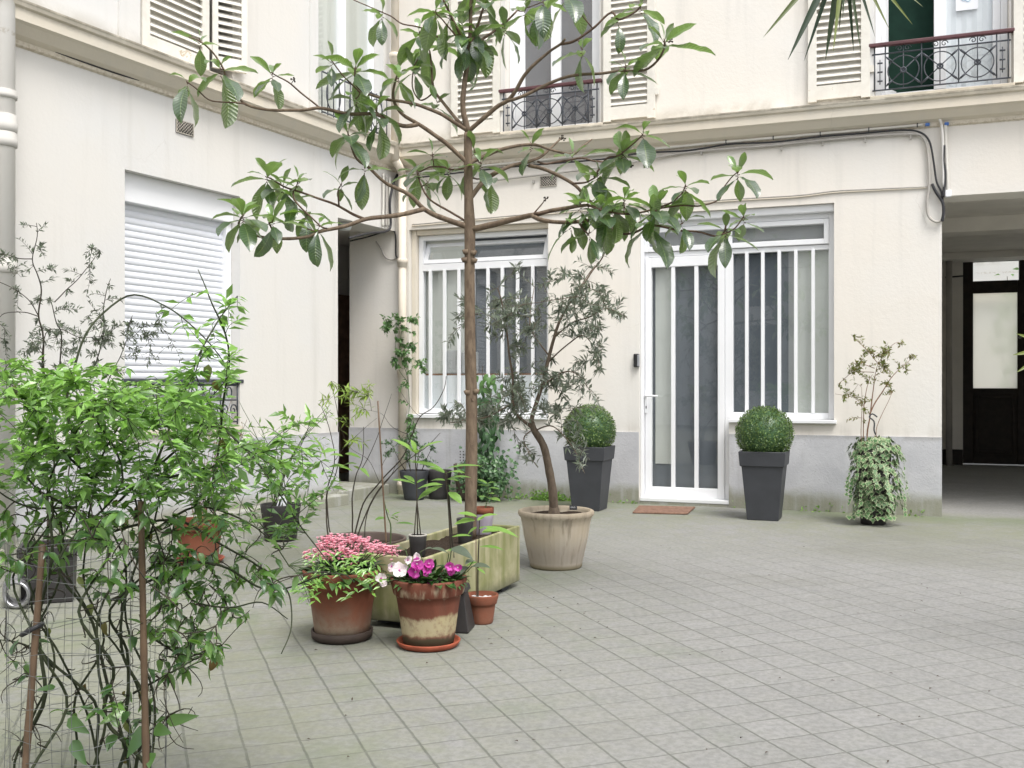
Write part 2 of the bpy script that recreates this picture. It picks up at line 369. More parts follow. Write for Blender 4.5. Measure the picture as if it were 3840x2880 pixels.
def m_petal(name, c, c2):
    t = NT(name); t.base(t.mix(t.tint(), c, c2), .6, .2)
    tr = t.n('BsdfTranslucent'); t.l(t.mix(t.tint(), c, c2), tr.inputs['Color'])
    ms = t.n('MixShader'); ms.inputs[0].default_value = .3
    t.l(t.b.outputs[0], ms.inputs[1]); t.l(tr.outputs[0], ms.inputs[2]); t.l(ms.outputs[0], t.out.inputs['Surface']); return t.m
def m_ivy(name):
    t = NT(name); ti = t.tint(); c = t.mix(t.ramp(ti, .3, .7), (.075, .165, .06), (.40, .45, .27)); t.base(c, .45, .4); return t.m

M = dict(
    plaster=m_plaster('cream_plaster', (.735, .695, .635), (.725, .71, .68)),
    plaster2=m_plaster('pale_plaster', (.67, .65, .615), (.64, .64, .635)),
    trim=m_plaster('moulding_plaster', (.66, .60, .50), (.60, .56, .48)),
    plinth=m_plinth('grey_roughcast'), paving=m_paving('stone_paving'),
    white=m_plain('white_lacquer', (.80, .81, .83), .35, .5, .02, 3),
    pvc=m_plain('white_plastic_slat', (.74, .76, .81), .45, .4, .02, 2),
    peel=m_peeling('peeling_white_paint'), pipe=m_plain('painted_pipe', (.70, .63, .53), .6, .3, .08, 4, .1),
    iron=m_plain('wrought_iron', (.055, .062, .075), .5, .4, .25, 20), handrail=m_plain('dark_red_rail', (.10, .040, .045), .5, .4, .2, 10),
    glass=m_glass('window_glass'), curtain=m_plain('pale_curtain', (.60, .61, .575), .9, .1, .05, 2),
    blind=m_plain('grey_blind', (.155, .172, .195), .9, .2, .04, 2), refl_grey=m_plain('reflection_grey', (.17, .165, .175), .9, .1, .1, 3), dark=m_plain('dark_room', (.035, .036, .04), .9, .1),
    midgrey=m_plain('grey_film', (.38, .385, .39), .8, .2, .06, 2), whitefilm=m_plain('white_film', (.72, .74, .76), .8, .2, .03, 2),
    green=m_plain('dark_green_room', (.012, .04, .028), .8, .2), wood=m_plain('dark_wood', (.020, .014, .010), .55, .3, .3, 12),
    redwood=m_plain('brown_wood', (.15, .085, .055), .5, .3, .3, 12), ledge=m_plain('wood_strip', (.25, .12, .06), .6, .3),
    collar=m_plain('collar_paint', (.52, .505, .475), .8, .2, .08, 5), passage=m_plain('passage_paint', (.82, .79, .73), .8, .2, .05, 3), frost=m_frosted('frosted_glass', (.93, .92, .84)),
    grille=m_plain('vent_grille', (.50, .46, .40), .7, .3), black=m_plain('black_plastic', (.018, .018, .02), .4, .5, .1),
    grey=m_plain('grey_plastic', (.30, .31, .33), .5, .4), cable=m_plain('black_cable', (.03, .03, .034), .5, .4), bluep=m_plain('blue_clip', (.06, .15, .42), .5, .4),
    conduit=m_plain('pale_conduit', (.62, .60, .55), .5, .4, .06, 5), conduit2=m_plain('grey_conduit', (.42, .40, .37), .6, .3, .1, 5),
    soil=m_soil('potting_soil'), anth=m_plain('anthracite_plastic', (.045, .048, .055), .55, .4, .10, 7),
    darkpot=m_plain('dark_plastic', (.032, .030, .030), .5, .4, .15, 7), brownpot=m_plain('brown_plastic', (.095, .07, .058), .5, .4, .12, 7),
    lilac=m_plain('lilac_glaze', (.36, .32, .38), .4, .5, .06, 8), coir=m_plain('coir', (.22, .135, .10), .95, .1, .25, 30, .5),
    terra=m_terracotta('terracotta', (.215, .080, .048), .8, seed=3.1), terra2=m_terracotta('stained_terracotta', (.185, .066, .042), .2, seed=7.7, band=(.055, .135, .225)),
    terra3=m_terracotta('small_terracotta', (.25, .082, .045), .15, seed=11.0), terra4=m_terracotta('far_terracotta', (.25, .088, .05), .3, seed=17.0),
    saucer=m_plain('orange_saucer', (.30, .075, .04), .6, .3, .2, 14), dsaucer=m_plain('brown_saucer', (.055, .040, .034), .7, .3, .15, 14),
    planter=m_planter('mossy_concrete'), stone=m_stonepot('weathered_stone'),
    loq_bark=m_bark('loquat_bark', (.105, .075, .052), (.19, .142, .098)), loq_twig=m_bark('loquat_twig', (.085, .055, .04), (.15, .10, .07), False),
    loq=m_leaf('loquat_leaf', (.22, .42, .07), (.034, .075, .036), (.15, .20, .07), .31, .28, 1.0, True, 1.0),
    oliv_bark=m_bark('olive_bark', (.10, .075, .055), (.17, .13, .095), False), oliv=m_leaf('olive_leaf', (.16, .20, .125), (.06, .085, .06), (.30, .34, .29), .38, .15, .8),
    twig=m_bark('dark_twig', (.028, .024, .018), (.055, .046, .032), False), dtwig=m_bark('dark_green_twig', (.026, .036, .018), (.05, .06, .03), False), gtwig=m_bark('green_twig', (.05, .085, .03), (.09, .13, .05), False), btwig=m_bark('brown_twig', (.16, .085, .05), (.23, .14, .09), False),
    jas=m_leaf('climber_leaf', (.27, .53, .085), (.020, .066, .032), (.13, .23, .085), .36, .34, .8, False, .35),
    grey_l=m_leaf('greygreen_leaf', (.13, .17, .10), (.06, .08, .06), (.16, .19, .15), .5, .15), box_l=m_leaf('box_leaf', (.20, .30, .08), (.035, .085, .024), None, .35, .15),
    ivy=m_ivy('variegated_ivy'), divy=m_leaf('dark_ivy_leaf', (.12, .23, .09), (.035, .085, .04), None, .35, .12), fresh=m_leaf('fresh_leaf', (.27, .46, .10), (.09, .21, .05), (.20, .32, .10), .42, .35),
    fresh2=m_leaf('vine_leaf', (.17, .31, .10), (.055, .13, .06), None, .35, .2), fern=m_leaf('feathery_leaf', (.33, .45, .09), (.14, .25, .05), None, .5, .3), dry=m_leaf('dry_leaf', (.18, .25, .07), (.20, .10, .045), None, .6, .2),
    kal=m_leaf('succulent_leaf', (.09, .20, .045), (.025, .075, .022), None, .35, .12),
    pink=m_petal('salmon_petal', (.84, .34, .44), (.92, .58, .66)), magenta=m_petal('magenta_petal', (.55, .045, .36), (.78, .16, .58)), wpetal=m_petal('white_petal', (.80, .66, .70), (.86, .82, .82)),
    bamboo=m_plain('bamboo_cane', (.135, .088, .055), .5, .4, .25, 8), wire=m_plain('galvanised_wire', (.20, .21, .21), .4, .5, .1, 5, 0, .6),
    steel=m_plain('dull_steel', (.40, .40, .42), .35, .5, .1, 8, 0, .8), palm=m_leaf('palm_leaf', (.20, .24, .05), (.014, .038, .024), None, .4, .08),
    paper=m_plain('white_paper', (.80, .82, .86), .8, .2, .02), ink=m_plain('ink', (.25, .45, .62), .8, .2), step=m_plinth('step_stone'), debris=m_plain('dry_debris', (.06, .04, .03), .9, .1),
)
rng = random.Random(11)
def rv(r=rng): # random unit vector
    while True:
        v = Vector((r.uniform(-1, 1), r.uniform(-1, 1), r.uniform(-1, 1)))
        if .05 < v.length < 1: return v.normalized()

# ================================================================== GROUND
g = MB(); n = 24
g.add([(-40, -40, 0), (40, -40, 0), (40, 60, 0), (-40, 60, 0)], [(0, 1, 2, 3)])
tag(g.build('ground', M['paving']), kind='structure')

# ================================================================== BUILDINGS
def wall_mesh(mb, x0, x1, z0, z1, holes, th=.35, y0=0.0):
    xs = sorted({x0, x1, *[h[0] for h in holes], *[h[1] for h in holes]}); zs = sorted({z0, z1, *[h[2] for h in holes], *[h[3] for h in holes]})
    xs = [x for x in xs if x0 <= x <= x1]; zs = [z for z in zs if z0 <= z <= z1]
    def solid(x, z): return x0 < x < x1 and z0 < z < z1 and not any(h[0] < x < h[1] and h[2] < z < h[3] for h in holes)
    for i in range(len(xs) - 1):
        for k in range(len(zs) - 1):
            a_, b_, c_, d_ = xs[i], xs[i + 1], zs[k], zs[k + 1]; mx, mz = (a_ + b_) / 2, (c_ + d_) / 2
            if not solid(mx, mz): continue
            mb.add([(a_, y0, c_), (b_, y0, c_), (b_, y0, d_), (a_, y0, d_)], [(0, 1, 2, 3)])
            mb.add([(a_, y0 + th, c_), (b_, y0 + th, c_), (b_, y0 + th, d_), (a_, y0 + th, d_)], [(3, 2, 1, 0)])
            e_ = 1e-4
            if not solid(a_ - e_, mz): mb.add([(a_, y0 + th, c_), (a_, y0, c_), (a_, y0, d_), (a_, y0 + th, d_)], [(0, 1, 2, 3)])
            if not solid(b_ + e_, mz): mb.add([(b_, y0, c_), (b_, y0 + th, c_), (b_, y0 + th, d_), (b_, y0, d_)], [(0, 1, 2, 3)])
            if not solid(mx, d_ + e_): mb.add([(a_, y0, d_), (b_, y0, d_), (b_, y0 + th, d_), (a_, y0 + th, d_)], [(0, 1, 2, 3)])
            if not solid(mx, c_ - e_): mb.add([(a_, y0 + th, c_), (b_, y0 + th, c_), (b_, y0, c_), (a_, y0, c_)], [(0, 1, 2, 3)])
def frame(mb, x0, x1, z0, z1, w, y0, y1, wb=None, wt=None):
    wb = w if wb is None else wb; wt = w if wt is None else wt
    mb.box(x0, x0 + w, y0, y1, z0, z1); mb.box(x1 - w, x1, y0, y1, z0, z1)
    mb.box(x0 + w, x1 - w, y0 + .001, y1 - .001, z0, z0 + wb); mb.box(x0 + w, x1 - w, y0 + .001, y1 - .001, z1 - wt, z1)
def cornice(mb, x0, x1, prof, returns=True):
    n_ = len(prof); vs = [(x0, y, z) for y, z in prof] + [(x1, y, z) for y, z in prof]
    mb.add(vs, [(i, i + n_, i + n_ + 1, i + 1) for i in range(n_ - 1)])
    mb.add([(x0, y, z) for y, z in prof], [tuple(range(n_))]); mb.add([(x1, y, z) for y, z in prof], [tuple(range(n_ - 1, -1, -1))])
PROF = [(.03, 3.40), (-.022, 3.425), (-.026, 3.455), (-.07, 3.475), (-.125, 3.53), (-.15, 3.545), (-.15, 3.622), (-.168, 3.632), (-.178, 3.66), (-.178, 3.672), (.03, 3.705)]
HT = 9.5

back = empty('apartment_building', (BK.o.x, BK.o.y, 0), BK.ang, 'cream rendered courtyard wing facing us, with barred white ground floor windows and glazed door', 'building')
X = BK.xx
OFF = .11   # windows sit this deep in the wall
# ---- measured openings (x0,x1,z0,z1)
wl_x0, wl_x1 = X(1534), X(2056); wl_z1 = BK.at(1533, 862)[1]; wl_z0 = BK.at(1560, 1556)[1]
dr_x0, dr_x1, sl_x1 = X(2397), X(2733), X(3128); dr_z1 = BK.at(3125, 760)[1]; sl_z0 = BK.at(3134, 1577)[1]
pas_x0 = X(3532); pas_z1 = BK.at(3564, 734)[1]; pas_x1 = pas_x0 + 2.9
u1x0, u1x1 = X(1895), X(2250); uz = 3.72
u2x0, u2x1 = X(3280), X(3785)
XR, XL = 9.5, X(1311)
holes = [(wl_x0, wl_x1, wl_z0, wl_z1), (dr_x0, dr_x1, -1, dr_z1), (dr_x1, sl_x1, sl_z0, dr_z1), (pas_x0, pas_x1, -1, pas_z1),
         (u1x0, u1x1, uz, 5.9), (u2x0, u2x1, uz, 5.9)]
w = MB(); wall_mesh(w, XL, XR, -.02, HT, holes); w.build('wall', M['plaster'], back)
PZ = .695
pl = MB()
for a_, b_ in ((XL, dr_x0 - .003), (dr_x1 + .003, pas_x0)): pl.box(a_, b_, -.014, .02, -.01, PZ)
pl.build('plinth', M['plinth'], back)
c = MB(); cornice(c, -.02, XR, PROF); c.build('cornice', M['trim'], back)
# reveal surround strips round the ground floor openings (thin raised render band)
# ---- left barred window with a tilted top sash
def barred(name, x0, x1, z0, z1, ztr, bars, label=None, y=OFF, lower=None, split=None):
    fr = MB(); fw = .05
    frame(fr, x0 + .002, x1 - .002, z0 + .002, z1 - .002, fw, y, y + .07)
    fr.box(x0 + fw, x1 - fw, y - .004, y + .066, ztr - .035, ztr + .035)
    o = fr.build(name, M['white'], back); bevel(o, .003)
    bb = None
    for bx in bars:
        b_ = MB(); b_.box(bx - .0165, bx + .0165, y - .012, y + .018, z0 + fw - .006, ztr - .03); bevel(b_.build('bar', M['white'], o), .003)
    p_ = MB(); p_.box(x0 + fw - .005, x1 - fw + .005, y + .03, y + .036, z0 + fw - .005, ztr - .03); p_.build('pane', M['glass'], o)
    return o
ztr1 = BK.at(1567, 1006, OFF)[1]
wz0 = BK.at(1567, 1533, OFF)[1] - .05
bars1 = [X(q, OFF) for q in (1614, 1667, 1721, 1775, 1830, 1884, 1941, 1998)]
win1 = barred('window', wl_x0 + .06, wl_x1 - .002, wz0, wl_z1 - .055, ztr1, bars1)
win1['label'] = 'barred white window with its top sash tilted open'
# tilted vent sash
sx0, sx1 = wl_x0 + .06 + .052, wl_x1 - .056
s_ = MB(); zs0, zs1 = ztr1 + .038, wl_z1 - .115; hh = zs1 - zs0
MT = Matrix.Translation((0, OFF + .02, zs0)) @ Matrix.Rotation(R(-22), 4, 'X')
for bx in ((sx0, sx0 + .045, 0, hh), (sx1 - .045, sx1, 0, hh), (sx0 + .045, sx1 - .045, 0, .045), (sx0 + .045, sx1 - .045, hh - .045, hh)):
    s_.box(bx[0], bx[1], -.02, .02, bx[2], bx[3], M=MT)
so = s_.build('vent_sash', M['white'], win1); bevel(so, .004)
p_ = MB(); p_.box(sx0 + .04, sx1 - .04, -.003, .003, .04, hh - .04, M=MT); p_.build('vent_pane', M['glass'], win1)
s_ = MB(); s_.box(wl_x0 - .02, wl_x1 + .0, -.035, OFF - .004, wl_z0 - .03, wz0 - .004); bevel(s_.build('window_sill', M['white'], back), .004)
# filling between window frame and wall opening (plaster cheek on the left and head)
ck = MB(); ck.box(wl_x0 + .0005, wl_x0 + .06, .055, .12, wl_z0, wl_z1 - .0005); ck.box(wl_x0 + .06, wl_x1 - .001, .055, .12, wl_z1 - .055, wl_z1 - .0005)
bevel(ck.build('window_surround', M['trim'], back), .01)
# what stands behind the left window: blinds, a low white panel, pale boxes on a shelf
zl = BK.at(1700, 1402, OFF)[1]
it = MB(); it.box(wl_x0 + .01, wl_x0 + .62, OFF + .09, OFF + .10, zl + .005, wl_z1 - .01); it.build('curtain', M['curtain'], back)
it = MB()
k_ = ztr1 - .02
while k_ > zl: it.box(wl_x0 + .62, wl_x1 - .005, OFF + .095, OFF + .11, k_ - .022, k_ - .002); k_ -= .024
it.box(wl_x0 + .62, wl_x1 - .005, OFF + .112, OFF + .12, zl + .005, wl_z1 - .01); it.build('slatted_blind', M['blind'], back)
it = MB(); it.box(wl_x0, wl_x1, OFF + .055, OFF + .065, wz0 + .03, zl - .015); it.build('white_panel', M['whitefilm'], win1)
it = MB(); it.box(wl_x0 + .03, wl_x1 - .03, OFF + .06, OFF + .22, zl - .014, zl + .004); it.build('shelf', M['ledge'], back)
bx0 = X(1680, .25)
for a_, b_, c_ in ((bx0, bx0 + .17, .25), (bx0 + .2, bx0 + .38, .23)):
    it = MB(); it.box(a_, b_, OFF + .045, OFF + .088, zl + .006, zl + c_); bevel(it.build('storage_box', M['midgrey'], back), .01)
it = MB(); it.box(wl_x0 - .4, wl_x1 + .4, .36, 1.1, wl_z0 - .3, wl_z1 + .5); it.build('dark_room', M['dark'], back)  # closed dark box in place of the room, added against light leaks

# ---- entrance door with side window and top light
fr = MB(); fw = .05
frame(fr, dr_x0 + .03, dr_x1 + .012, .045, dr_z1 - .07, .035, OFF, OFF + .08, wb=.03, wt=.05)
fr.box(dr_x1 + .012, sl_x1 - .055, OFF + .001, OFF + .079, dr_z1 - .12, dr_z1 - .07)
zt = BK.at(2418, 949, OFF)[1]; zt2 = BK.at(3109, 949.5, OFF)[1]
fr.box(dr_x0 + .065, dr_x1 - .024, OFF + .002, OFF + .078, zt - .045, zt + .0); fr.box(dr_x1 + .012, sl_x1 - .055, OFF + .002, OFF + .078, zt - .045, zt)
z_sb = BK.at(2749, 1546, OFF)[1]
fr.box(dr_x1 + .0125, sl_x1 - .055, OFF + .001, OFF + .079, sl_z0 + .004, z_sb)
fr.box(X(2718, OFF) + .003, X(2749, OFF) - .001, OFF - .003, OFF + .0765, sl_z0 + .006, zt - .046); fr.box(X(2718, OFF) + .003, dr_x1 - .0006, OFF - .003, OFF + .0765, .031, sl_z0 + .0055)
fr.box(sl_x1 - .055, sl_x1 - .002, OFF, OFF + .08, sl_z0 + .003, dr_z1 - .07)
door = fr.build('entrance_door', M['white'], back); bevel(door, .003)
lf = MB(); lx0, lx1 = X(2421, OFF), X(2718, OFF); lz0 = BK.at(2570, 1871, OFF)[1]; lz1 = zt - .05
gx0, gx1 = X(2443, OFF), X(2692, OFF); gz0 = BK.at(2443, 1825, OFF)[1]; gz1 = BK.at(2442, 1004, OFF)[1]
lf.box(lx0, gx0, OFF - .012, OFF + .05, lz0, lz1); lf.box(gx1, lx1, OFF - .012, OFF + .05, lz0, lz1)
lf.box(gx0, gx1, OFF - .0115, OFF + .0495, lz0, gz0); lf.box(gx0, gx1, OFF - .0115, OFF + .0495, gz1, lz1)
leafo = lf.build('door_leaf', M['white'], door); bevel(leafo, .004)
for q in (2524, 2611):
    bx = X(q, OFF); b_ = MB(); b_.box(bx - .0185, bx + .0185, OFF - .006, OFF + .03, gz0 - .002, gz1 + .002); bevel(b_.build('door_bar', M['white'], door), .003)
p_ = MB(); p_.box(gx0 - .004, gx1 + .004, OFF + .032, OFF + .038, gz0 - .004, gz1 + .004); p_.build('door_pane', M['glass'], door)
hx, hz = BK.at(2425, 1484, OFF)
hd = MB(); hd.box(hx - .014, hx + .014, OFF - .022, OFF - .013, hz - .17, hz + .04)
hd.tube([(hx, OFF - .02, hz), (hx, OFF - .06, hz), (hx + .02, OFF - .068, hz), (hx + .125, OFF - .066, hz - .003)], .0095, 8)
bevel(hd.build('door_handle', M['white'], door), .003)
kh = MB(); kh.box(hx - .004, hx + .004, OFF - .0245, OFF - .0225, hz - .125, hz - .1); kh.build('keyhole', M['black'], door)
th_ = MB(); th_.box(dr_x0 + .01, dr_x1 + .008, -.01, OFF - .014, .028, .062); bevel(th_.build('door_threshold', M['white'], door), .004)
gp = MB(); gp.box(lx0, lx1, OFF - .006, OFF + .04, lz0 - .022, lz0 - .002); gp.build('door_seal', M['black'], door)
rs = MB(); rs.box(dr_x0 + .002, dr_x1 + .0, -.006, .12, -.01, .0265); rs.build('door_base', M['step'], back)
sb0, sb1 = X(2749, OFF), X(3114, OFF)
for q in (2800, 2860, 2922, 2984, 3049):
    bx = X(q, OFF); b_ = MB(); b_.box(bx - .0155, bx + .0155, OFF - .008, OFF + .03, z_sb - .003, zt - .043); bevel(b_.build('side_bar', M['white'], door), .003)
p_ = MB(); p_.box(sb0 - .006, sb1 + .006, OFF + .032, OFF + .038, z_sb - .004, zt - .04); p_.build('side_pane', M['glass'], door)
tl = MB(); tx0, tx1 = X(2418, OFF), X(3109, OFF); tz0, tz1 = zt + .004, dr_z1 - .125
frame(tl, tx0, tx1, tz0, tz1, .045, OFF - .02, OFF + .05, wb=.05); bevel(tl.build('top_light', M['white'], door), .005)
p_ = MB(); p_.box(tx0 + .04, tx1 - .04, OFF + .02, OFF + .026, tz0 + .045, tz1 - .04); p_.build('top_pane', M['glass'], door)
sl = MB(); sl.box(dr_x1 + .004, sl_x1 + .022, -.045, OFF - .002, sl_z0 - .028, sl_z0 + .0025); bevel(sl.build('window_sill', M['white'], back), .004)
ck = MB(); ck.box(dr_x0 + .0005, dr_x0 + .03, .04, .14, 0.0, dr_z1 - .0005); ck.box(dr_x0 + .03, sl_x1 - .001, .04, .14, dr_z1 - .07, dr_z1 - .0005)
bevel(ck.build('door_surround', M['white'], back), .008)
# behind the glass: grey frosted film, one pale strip painting the lit column at the door, pale curtains at the right
it = MB(); it.box(dr_x0 + .04, dr_x1 + .95, OFF + .09, OFF + .10, .08, zt - .05); it.build('grey_screen', M['blind'], back)
it = MB(); it.box(X(2458, .19), X(2522, .19), OFF + .078, OFF + .088, .38, zt - .06); it.build('curtain', M['curtain'], back)  # pale sheet standing in for the lit column in the door glass
it = MB(); xs_ = X(2986, .2); it.box(xs_, sl_x1 - .01, OFF + .081, OFF + .089, sl_z0 + .02, zt - .03); it.build('curtain', M['curtain'], back)
it = MB(); it.box(xs_ - .07, xs_ - .002, OFF + .082, OFF + .0885, sl_z0 + .02, zt - .03); it.build('grey_curtain', M['midgrey'], back)
it = MB(); it.box(dr_x0 + .04, sl_x1 - .01, OFF + .085, OFF + .095, zt + .0, dr_z1 - .02); it.build('grey_screen', M['midgrey'], back)
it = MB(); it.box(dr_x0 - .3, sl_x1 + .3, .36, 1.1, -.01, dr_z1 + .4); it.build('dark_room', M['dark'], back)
# intercom
ix, iz = BK.at(2392, 1352)
it = MB(); it.box(ix - .035, ix + .02, -.045, -.001, iz - .065, iz + .065); ic = it.build('intercom', M['black'], back); bevel(ic, .01, 3)
it = MB(); it.box(ix + .003, ix + .024, -.05, -.02, iz - .06, iz + .055); bevel(it.build('intercom_cover', M['grey'], back), .006)

# ---- upper windows, shutters, iron window guards
def upper(x0, x1, glassmat, openleft=False):
    fr = MB(); frame(fr, x0 + .002, x1 - .002, uz + .01, 5.88, .055, .12, .19)
    xm = (x0 + x1) / 2
    fr.box(xm - .05, xm + .05, .115, .185, uz + .06, 5.83)
    if not openleft: fr.box(x0 + .058, x0 + .16, .13, .175, uz + .06, 5.83)
    else: fr.box(x0 + .058, x0 + .09, .13, .175, uz + .06, 5.83)
    fr.box(x1 - .12, x1 - .058, .13, .175, uz + .06, 5.83)
    o = fr.build('upper_window', M['white'], back); bevel(o, .004)
    p_ = MB()
    if not openleft: p_.box(x0 + .15, xm - .045, .15, .156, uz + .06, 5.83)
    p_.box(xm + .045, x1 - .11, .15, .156, uz + .06, 5.83); p_.build('pane', M['glass'], o)
    if not openleft:
        it = MB(); it.box(x0 + .06, x1 - .06, .162, .17, uz + .06, 5.82); it.build('reflection_sheet', M['refl_grey'], back)  # grey sheet put behind the glass in place of the facade's reflection
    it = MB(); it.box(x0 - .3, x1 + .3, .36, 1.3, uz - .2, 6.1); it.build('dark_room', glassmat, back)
    return o, xm
o1, xm1 = upper(u1x0, u1x1, M['dark'])
o2, xm2 = upper(u2x0, u2x1, M['green'], True)
cu = MB()
for k_ in range(14):
    xx_ = xm2 + .05 + k_ * .042; cu.add([(xx_, .165 + .012 * (k_ % 2), uz + .02), (xx_ + .042, .165 + .012 * ((k_ + 1) % 2), uz + .02), (xx_ + .042, .165 + .012 * ((k_ + 1) % 2), 5.85), (xx_, .165 + .012 * (k_ % 2), 5.85)], [(0, 1, 2, 3)])
cu.build('curtain', M['whitefilm'], back)
# the half open left casement of the right window, swung inwards
ca = MB(); MC = Matrix.Translation((u2x0 + .09, .19, 0)) @ Matrix.Rotation(R(62), 4, 'Z')
for q in ((0, .05, uz + .07, 5.8), (.40, .45, uz + .07, 5.8), (.05, .40, uz + .07, uz + .14)): ca.box(q[0], q[1], 0, .035, q[2], q[3], M=MC)
ca.build('open_casement', M['white'], back)
# sheet with a flower drawing stuck inside the right window
px_, pz_ = BK.at(3584, 42, .14); px2_, pz2_ = BK.at(3668, -90, .14)
it = MB(); it.box(px_, px2_, .141, .143, pz_, pz_ + .34); it.build('paper_sheet', M['paper'], back)
it = MB(); cx_, cz_ = (px_ + px2_) / 2, pz_ + .12
for k_ in range(5):
    an = k_ * 2 * math.pi / 5; it.tube([(cx_ + .03 * math.cos(an) + .02 * math.cos(t_), .139, cz_ + .03 * math.sin(an) + .02 * math.sin(t_)) for t_ in [i_ * math.pi / 5 for i_ in range(10)]], .0025, 5, closed=True)
it.build('flower_drawing', M['ink'], back)
def shutter(x0, x1, z0, z1, y0=-.045, par=None):
    s_ = MB(); fw = .075; th = .04
    s_.box(x0, x0 + fw, y0, y0 + th, z0, z1); s_.box(x1 - fw, x1, y0, y0 + th, z0, z1)
    s_.box(x0 + fw, x1 - fw, y0 + .001, y0 + th - .001, z0 + .015, z0 + .14); s_.box(x0 + fw, x1 - fw, y0 + .001, y0 + th - .001, z1 - .1, z1)
    k_ = z0 + .165
    while k_ < z1 - .11:
        s_.add([(x0 + fw - .005, y0 + .002, k_ - .012), (x1 - fw + .005, y0 + .002, k_ - .012), (x1 - fw + .005, y0 + .036, k_ + .028), (x0 + fw - .005, y0 + .036, k_ + .028),
                (x0 + fw - .005, y0 + .002, k_ - .004), (x1 - fw + .005, y0 + .002, k_ - .004), (x1 - fw + .005, y0 + .036, k_ + .036), (x0 + fw - .005, y0 + .036, k_ + .036)],
               [(3, 2, 1, 0), (4, 5, 6, 7), (0, 1, 5, 4), (2, 3, 7, 6)])
        k_ += .062
    s_.box(x0 + fw, x1 - fw, y0 + th + .001, y0 + th + .004, z0 + .05, z1 - .05)
    o = s_.build('shutter', M['peel'], par or back)
    hg = MB(); hg.box(x1 + .001, x1 + .035, y0 + .005, y0 + .03, z0 + .22, z0 + .28); hg.build('hinge', M['peel'], o)
    return o
zsh = 3.73
shutter(X(1690, -.05), X(1872, -.05), zsh, 5.9); shutter(X(2262, -.05), X(2455, -.05), zsh, 5.9)
shutter(X(3030, -.05), X(3262, -.05), zsh, 5.9); shutter(X(3802, -.05), X(3802, -.05) + .52, zsh, 5.9)
def guard(x0, x1, zt_, zb, y, par, back_=True):
    rl = MB(); r_ = .008
    def ln(a_, b_, rr=r_): rl.tube([a_, b_], rr, 6)
    z2 = zt_ - .075
    ln((x0, y, z2), (x1, y, z2), .007); ln((x0, y, zb), (x1, y, zb), .007)
    W_ = x1 - x0; e_ = .09
    xs_ = [x0 + .02, x0 + e_ + .02, x1 - e_ - .02, x1 - .02]
    n_ = 3; mw = (W_ - 2 * e_ - .04) / n_
    for q in range(1, n_): xs_.append(x0 + e_ + .02 + q * mw)
    for xx_ in xs_: ln((xx_, y, zb), (xx_, y, zt_ - .01), .0065)
    hcen = (z2 + zb) / 2; rad = min(mw * .47, (z2 - zb) * .40)
    for q in range(n_):
        cx = x0 + e_ + .02 + (q + .5) * mw
        rl.tube([(cx + rad * math.cos(t_), y, hcen + rad * math.sin(t_)) for t_ in [i_ * math.pi / 14 for i_ in range(28)]], .0055, 5, closed=True)
        for sx_ in (1, -1):
            ln((cx - sx_ * mw * .5, y, hcen - (z2 - zb) * .42), (cx + sx_ * mw * .5, y, hcen + (z2 - zb) * .42), .0055)
            for f_ in (.38, -.38): ln((cx + sx_ * mw * (f_ - .07), y, hcen + (z2 - zb) * .84 * (f_ - .07)), (cx + sx_ * mw * (f_ + .07), y, hcen + (z2 - zb) * .84 * (f_ + .07)), .010)
        ln((cx, y, zb), (cx, y, zt_ - .01), .005)
        rl.tube([(cx + .022 * math.cos(t_), y - .004, hcen + .022 * math.sin(t_)) for t_ in [i_ * math.pi / 6 for i_ in range(12)]], .008, 5, closed=True)
        for sg in (1, -1):    # scrolls under the rail
            rl.tube([(cx + sg * (.035 + .03 * (1 - i_ / 16) * math.cos(i_ * .55)), y, z2 + .034 + .03 * (1 - i_ / 16) * math.sin(i_ * .55)) for i_ in range(15)], .0042, 5)
    for xx_ in (x0 + .02 + e_ / 2, x1 - .02 - e_ / 2):
        ln((xx_, y, hcen - .11), (xx_, y, hcen + .11), .005)
        for dz_ in (-.08, 0, .08): ln((xx_ - .022, y, hcen + dz_), (xx_ + .022, y, hcen + dz_), .008)
    o = rl.build('window_guard', M['iron'], par)
    hr = MB(); hr.box(x0 - .03, x1 + .03, y - .028, y + .022, zt_ - .012, zt_ + .022); bevel(hr.build('handrail', M['handrail'], o), .008)
gz = BK.at(2100, 320, -.03)[1]
guard(u1x0 - .03, u1x1 - .005, gz, BK.at(2100, 476, -.03)[1], -.02, back)
gz = BK.at(3500, 148, -.03)[1]
guard(u2x0 - .02, u2x1 + .01, gz, BK.at(3500, 318, -.03)[1], -.02, back)
for a_, b_ in ((u1x0, u1x1), (u2x0, u2x1)):
    us = MB(); us.box(a_ - .04, b_ + .04, -.05, .115, uz - .018, uz + .012); bevel(us.build('upper_sill', M['trim'], back), .006)
# slim raised jamb bands beside the upper windows
for a_, b_ in ((u1x0 - .045, u1x0 - .001), (u1x1 + .001, u1x1 + .012), (u2x0 - .045, u2x0 - .001), (u2x1 + .001, u2x1 + .012)):
    jb = MB(); jb.box(a_, b_, -.018, .02, uz + .013, 5.9); jb.build('jamb_band', M['plaster2'], back)
